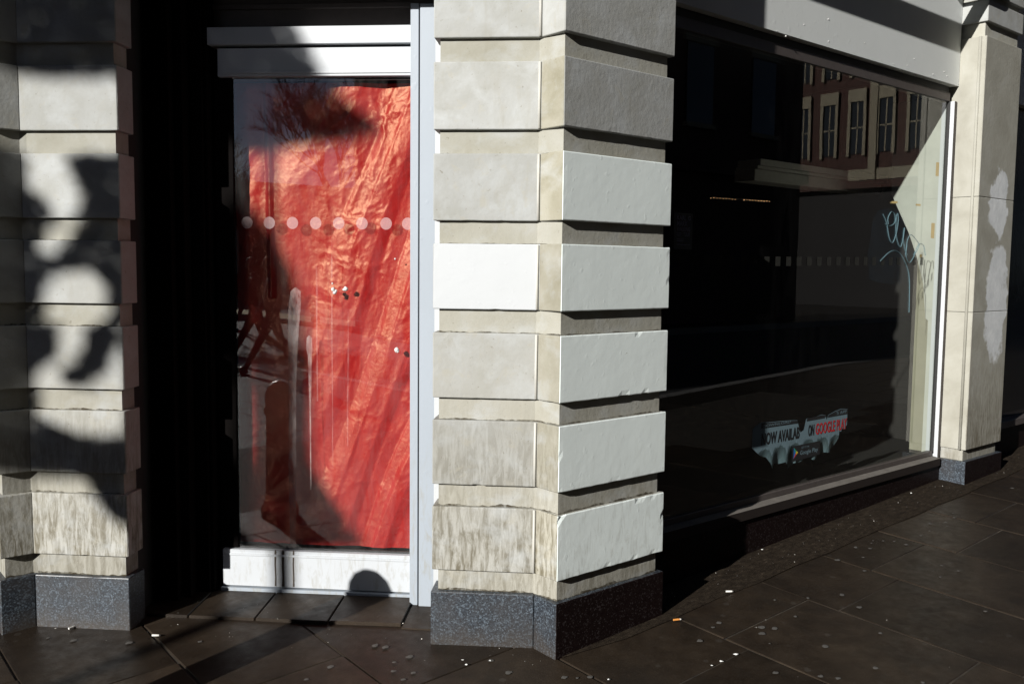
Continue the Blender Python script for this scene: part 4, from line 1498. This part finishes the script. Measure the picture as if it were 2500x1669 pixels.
# ------------------------------------------------------------------ buildings mirrored in the glass, plus out-of-frame ones added to block sky
def facade_x(name, label, x, y0, y1, H, floors, bay, wwid, depth, lit=True):
    """building whose street front is the plane x = const, facing -X"""
    root = thing(name, (x, (y0 + y1) / 2, 0), label, 'building')
    mb = MB()
    mb.box(x, x + depth, y0, y1, 4.9, H)
    mb.build('wall', 'brick', root)
    mb = MB()
    mb.box(x + 0.1, x + depth, y0, y1, -0.3, 4.898)
    mb.build('shopfront', 'dark_interior', root)
    bx('sign_band', x - 0.12, x - 0.002, y0 + 6.6, y1 - 1.6, 5.2, 5.65, 'trim_stone', root, 0)
    bx('cornice', x - 0.35, x - 0.002, y0, y1, 4.85, 5.15, 'brick', root, 0)
    bx('parapet', x - 0.3, x - 0.002, y0, y1, H - 0.5, H + 0.1, 'trim_stone', root, 0)
    y = y0 + bay / 2
    i = 0
    while y < y1 - 0.2:
        if i % 3 == 0:
            bx('stone_pier_strip', x - 0.22, x - 0.002, y - bay * 0.52, y - bay * 0.26, 5.2, H - 0.6, 'trim_stone', root, 0)
        for z0, z1 in floors:
            w = bx('window', x - 0.06, x - 0.002, y - wwid / 2, y + wwid / 2, z0, z1, 'window_dark', root, 0)
            bx('frame', x - 0.14, x - 0.061, y - wwid / 2 - 0.13, y - wwid / 2, z0 - .1, z1 + .25, 'trim_stone', w, 0)
            bx('frame', x - 0.14, x - 0.061, y + wwid / 2, y + wwid / 2 + 0.13, z0 - .1, z1 + .25, 'trim_stone', w, 0)
            bx('lintel', x - 0.16, x - 0.061, y - wwid / 2 - 0.13, y + wwid / 2 + .13, z1, z1 + .5, 'trim_stone', w, 0)
            bx('sash_bar', x - 0.075, x - 0.0605, y - 0.025, y + 0.025, z0, z1, 'trim_stone', w, 0)
            bx('sash_bar', x - 0.075, x - 0.0605, y - wwid / 2, y + wwid / 2, (z0 + z1) / 2 - .03, (z0 + z1) / 2 + .03, 'trim_stone', w, 0)
        y += bay
        i += 1


facade_x('brick_building', 'sunlit red brick building with pale stone piers mirrored in the big window', 33, -24, -10.5, 13.5, [(6.3, 8.4), (9.5, 11.5)], 1.25, 0.55, 6)
opp = thing('brick_building', (4, -14, 0), 'dark brick building in shade across the street, mirrored in the big window', 'building')
mb = MB()
mb.box(-15, 22.5, -14.6, -13, -0.3, 27)
mb.build('wall', 'brick', opp)
bx('cornice', -14, 22.5, -12.998, -12.7, 4.1, 4.5, 'brick', opp, 0)
for i in range(12):
    for z0 in (5.4, 8.9, 12.4, 15.9, 19.4):
        x = -12 + i * 2.9
        w = bx('window', x, x + 1.1, -12.998, -12.95, z0, z0 + 2.1, 'window_dark', opp, 0)
        bx('lintel', x - .15, x + 1.25, -12.998, -12.9, z0 + 2.102, z0 + 2.4, 'trim_stone', w, 0)
        bx('sill', x - .1, x + 1.2, -12.998, -12.85, z0 - 0.12, z0 - .002, 'trim_stone', w, 0)
for nm_, lab, x0, x1, y0, y1, H_ in (  # out-of-frame buildings added to block sky light and deepen the shade
        ('added_sky_blocker', 'tall brick terrace added across the side street to block sky light', -24, -13, 0.9, 40, 26),
        ('added_sky_blocker', 'tall brick block added behind the viewpoint to block sky light', -19, -15.4, -20, -9.9, 26)):
    tb_ = thing(nm_, ((x0 + x1) / 2, (y0 + y1) / 2, 0), lab, 'building', 'tall buildings added to block sky light')
    mb = MB()
    mb.box(x0, x1, y0, y1, -0.4, H_)
    mb.build('wall', 'brick', tb_)
    for i in range(2 if y1 < 0 else 6):
        for zf in (1.0, 5.0, 9.0, 13.0, 17.0):
            yy = y0 + 2 + i * 5
            w = bx('window', x1 + .002, x1 + .05, yy, yy + 1.3, zf, zf + 2.2, 'window_dark', tb_, 0)
low = thing('brick_building', (-40, -18, 0), 'low dark brick building far across the square behind the bare trees', 'building')
mb = MB()
mb.box(-46, -40, -45, -2, -0.4, 5.6)
mb.build('wall', 'brick', low)
for i in range(12):
    y = -42 + i * 3.3
    w = bx('window', -39.998, -39.95, y, y + 1.4, 1.0, 3.2, 'window_dark', low, 0)

# ------------------------------------------------------------------ litter and gum
def disc(name, x, y, r, mat, parent, dz, sy=0.8, n=10, seed=0):
    vs = []
    for j in range(n):
        w_ = 2 * math.pi * j / n
        q = r * (1 + 0.6 * noise.noise(Vector((math.cos(w_) + seed, math.sin(w_), seed))))
        a, b = x + q * math.cos(w_), y + q * sy * math.sin(w_)
        vs.append((a, b, g(a, b) + dz))
    vs.append((x, y, g(x, y) + dz + 0.0012))
    return obj(name, vs, [(j, (j + 1) % n, n) for j in range(n)], mat, parent)


GUM = [(0.74, -0.207), (0.875, -0.386), (0.795, -0.381), (0.843, -0.345), (0.547, -0.259), (0.893, -0.606), (1.171, -0.687), (0.881, -0.822), (0.56, -0.603), (1.25, -0.304), (1.399, -0.383), (2.04, -0.166), (2.198, -0.153), (2.235, -0.193), (1.998, -0.11), (1.897, -0.208), (1.767, -0.145), (2.657, -0.181), (2.863, -0.22), (2.749, -0.225), (3.718, -0.194), (1.118, -0.221), (1.041, -0.376), (0.667, -0.726), (0.702, -0.773), (2.239, -0.256), (2.935, -0.181), (1.337, -0.502), (0.687, -0.216),
       (-0.81, 0.468), (-0.531, 0.317), (-0.481, 0.259), (-0.537, 0.241), (-0.491, 0.372), (-0.475, 0.536), (-0.694, 0.496), (-0.421, 0.371), (-0.995, 1.009), (-0.452, 0.498), (-1.38, 1.342), (-1.452, 1.429), (-1.115, 1.169), (-1.216, 1.179), (-0.206, 0.034), (-0.036, -0.159), (0.005, -0.184), (-0.071, -0.124), (-0.2, 0.147)]
for k in range(40):
    GUM.append((rng.uniform(0.1, 5), -rng.uniform(0.08, 1.6)))
for k, (x, y) in enumerate(GUM):
    disc('gum_spot', x, y, rng.uniform(.007, .016) if k < 48 else rng.uniform(.004, .010), 'gum', gd, 0.0045 if y < -0.06 or x < 0 else .007, seed=k)


def butt(x, y, ang, mats, label, L=0.028, dz=0.005):
    c0 = Vector((x, y, g(x, y) + dz + 0.004))
    d = Vector((math.cos(ang), math.sin(ang), 0))
    mb = MB()
    mb.tube([c0 - d * L / 2, c0 + d * L * .2, c0 + d * L / 2], [.0042, .0042, .0036], 8)
    root = thing('cigarette_butt', tuple(c0), label, 'cigarette butt')
    mb.build('filter', mats, root)
    mb = MB()
    mb.tube([c0 + d * L / 2, c0 + d * (L / 2 + .006)], [.0037, .003], 8)
    mb.build('burnt_end', 'butt_white' if mats == 'butt_orange' else 'gum', root)


butt(0.618, -0.08, R(-25), 'butt_orange', 'orange cigarette filter on the pavement beside the corner plinth')
butt(1.028, -0.042, R(-35), 'butt_white', 'white cigarette end lying on the pavement before the window')
butt(-1.355, 1.459, R(20), 'butt_white', 'pale cigarette end by the left pier plinth', dz=.004)
butt(-1.115, 1.169, R(-40), 'butt_white', 'pale cigarette end on the dark paving before the doorway', dz=.004)


def scrap(x, y, r, label, seed, z=None):
    r_ = random.Random(seed)
    z = g(x, y) + 0.005 if z is None else z
    vs = [(x + r * math.cos(a_) * r_.uniform(.6, 1.2), y + r * math.sin(a_) * r_.uniform(.6, 1.2), z + r_.uniform(0.001, .5 * r)) for a_ in [i * math.pi / 3 for i in range(6)]]
    vs.append((x, y, z + r * .6))
    o = obj('paper_scrap', vs, [(i, (i + 1) % 6, 6) for i in range(6)], 'paper_white', None, origin=(x, y, z))
    tag(o, label, 'scrap', 'scraps of white litter')


scrap(0.559, -0.425, .011, 'largest crumpled white paper scrap on the slabs at bottom right', 1)
scrap(0.472, -0.422, .008, 'tiny white scrap in the slab joint next to the largest scrap', 2)
scrap(0.418, -0.419, .006, 'tiny white scrap in the slab joint farther from the largest scrap', 3)
scrap(1.593, 0.175, .006, 'small white scrap at the foot of the window where the pier shadow ends', 4)
scrap(3.115, 0.155, .008, 'white scrap at the foot of the window near the right pilaster', 5)
scrap(-0.282, 0.217, .006, 'white crumb left of the pair before the corner plinth', 6)
scrap(-0.293, 0.180, .0065, 'white crumb nearest the camera before the corner plinth', 7)
scrap(-0.203, 0.147, .006, 'white crumb at the right of those before the corner plinth', 8)
scrap(0.042, -0.243, .007, 'small white scrap on the slab joint below the pier corner', 9)

# crumbs and grit blown against the shop front and into the joints: nobody could count it
gr_ = random.Random(21)
mb = MB()
for k in range(430):
    w_ = gr_.random()
    if w_ < 0.5:
        x = gr_.uniform(0.35, 4.6)
        y = 0.17 - abs(gr_.gauss(0, 0.09))
    elif w_ < 0.68:
        u_, v_ = gr_.uniform(0.42, 1.7), gr_.uniform(-0.05, 0.36)
        p = uv(u_, v_)
        x, y = p.x, p.y
    elif w_ < 0.86:
        u_, v_ = gr_.uniform(-0.05, 2.1), -abs(gr_.gauss(0, 0.09)) - 0.006
        p = uv(u_, v_)
        x, y = p.x, p.y
    else:
        x, y = gr_.uniform(-1.4, 4.5), -gr_.uniform(0.0, 1.3)
    if y > 0.16 and x > 0.6:
        continue
    r = 0.0011 + 0.0028 * gr_.random() ** 3
    raised = 0.0135 if (x < 0.3 and S2 * (x + y - cc) > 0.12) else 0.0045 if y > -0.06 and x > 0 else 0.001
    c0 = Vector((x, y, g(x, y) + raised + r * 0.4))
    d3 = [Vector((gr_.gauss(0, 1), gr_.gauss(0, 1), gr_.gauss(0, 0.6))).normalized() * r * gr_.uniform(0.6, 1.3) for _ in range(5)]
    mb.add([c0 + d for d in d3], [(0, 1, 2), (0, 2, 3), (0, 3, 4), (1, 2, 4), (2, 3, 4), (0, 1, 4)], 0 if gr_.random() < 0.22 else 1)
tag(mb.build('grit', ['butt_white', 'gum']), 'scattered pale grit and crumbs on the dark pavement', 'grit', kind='stuff')
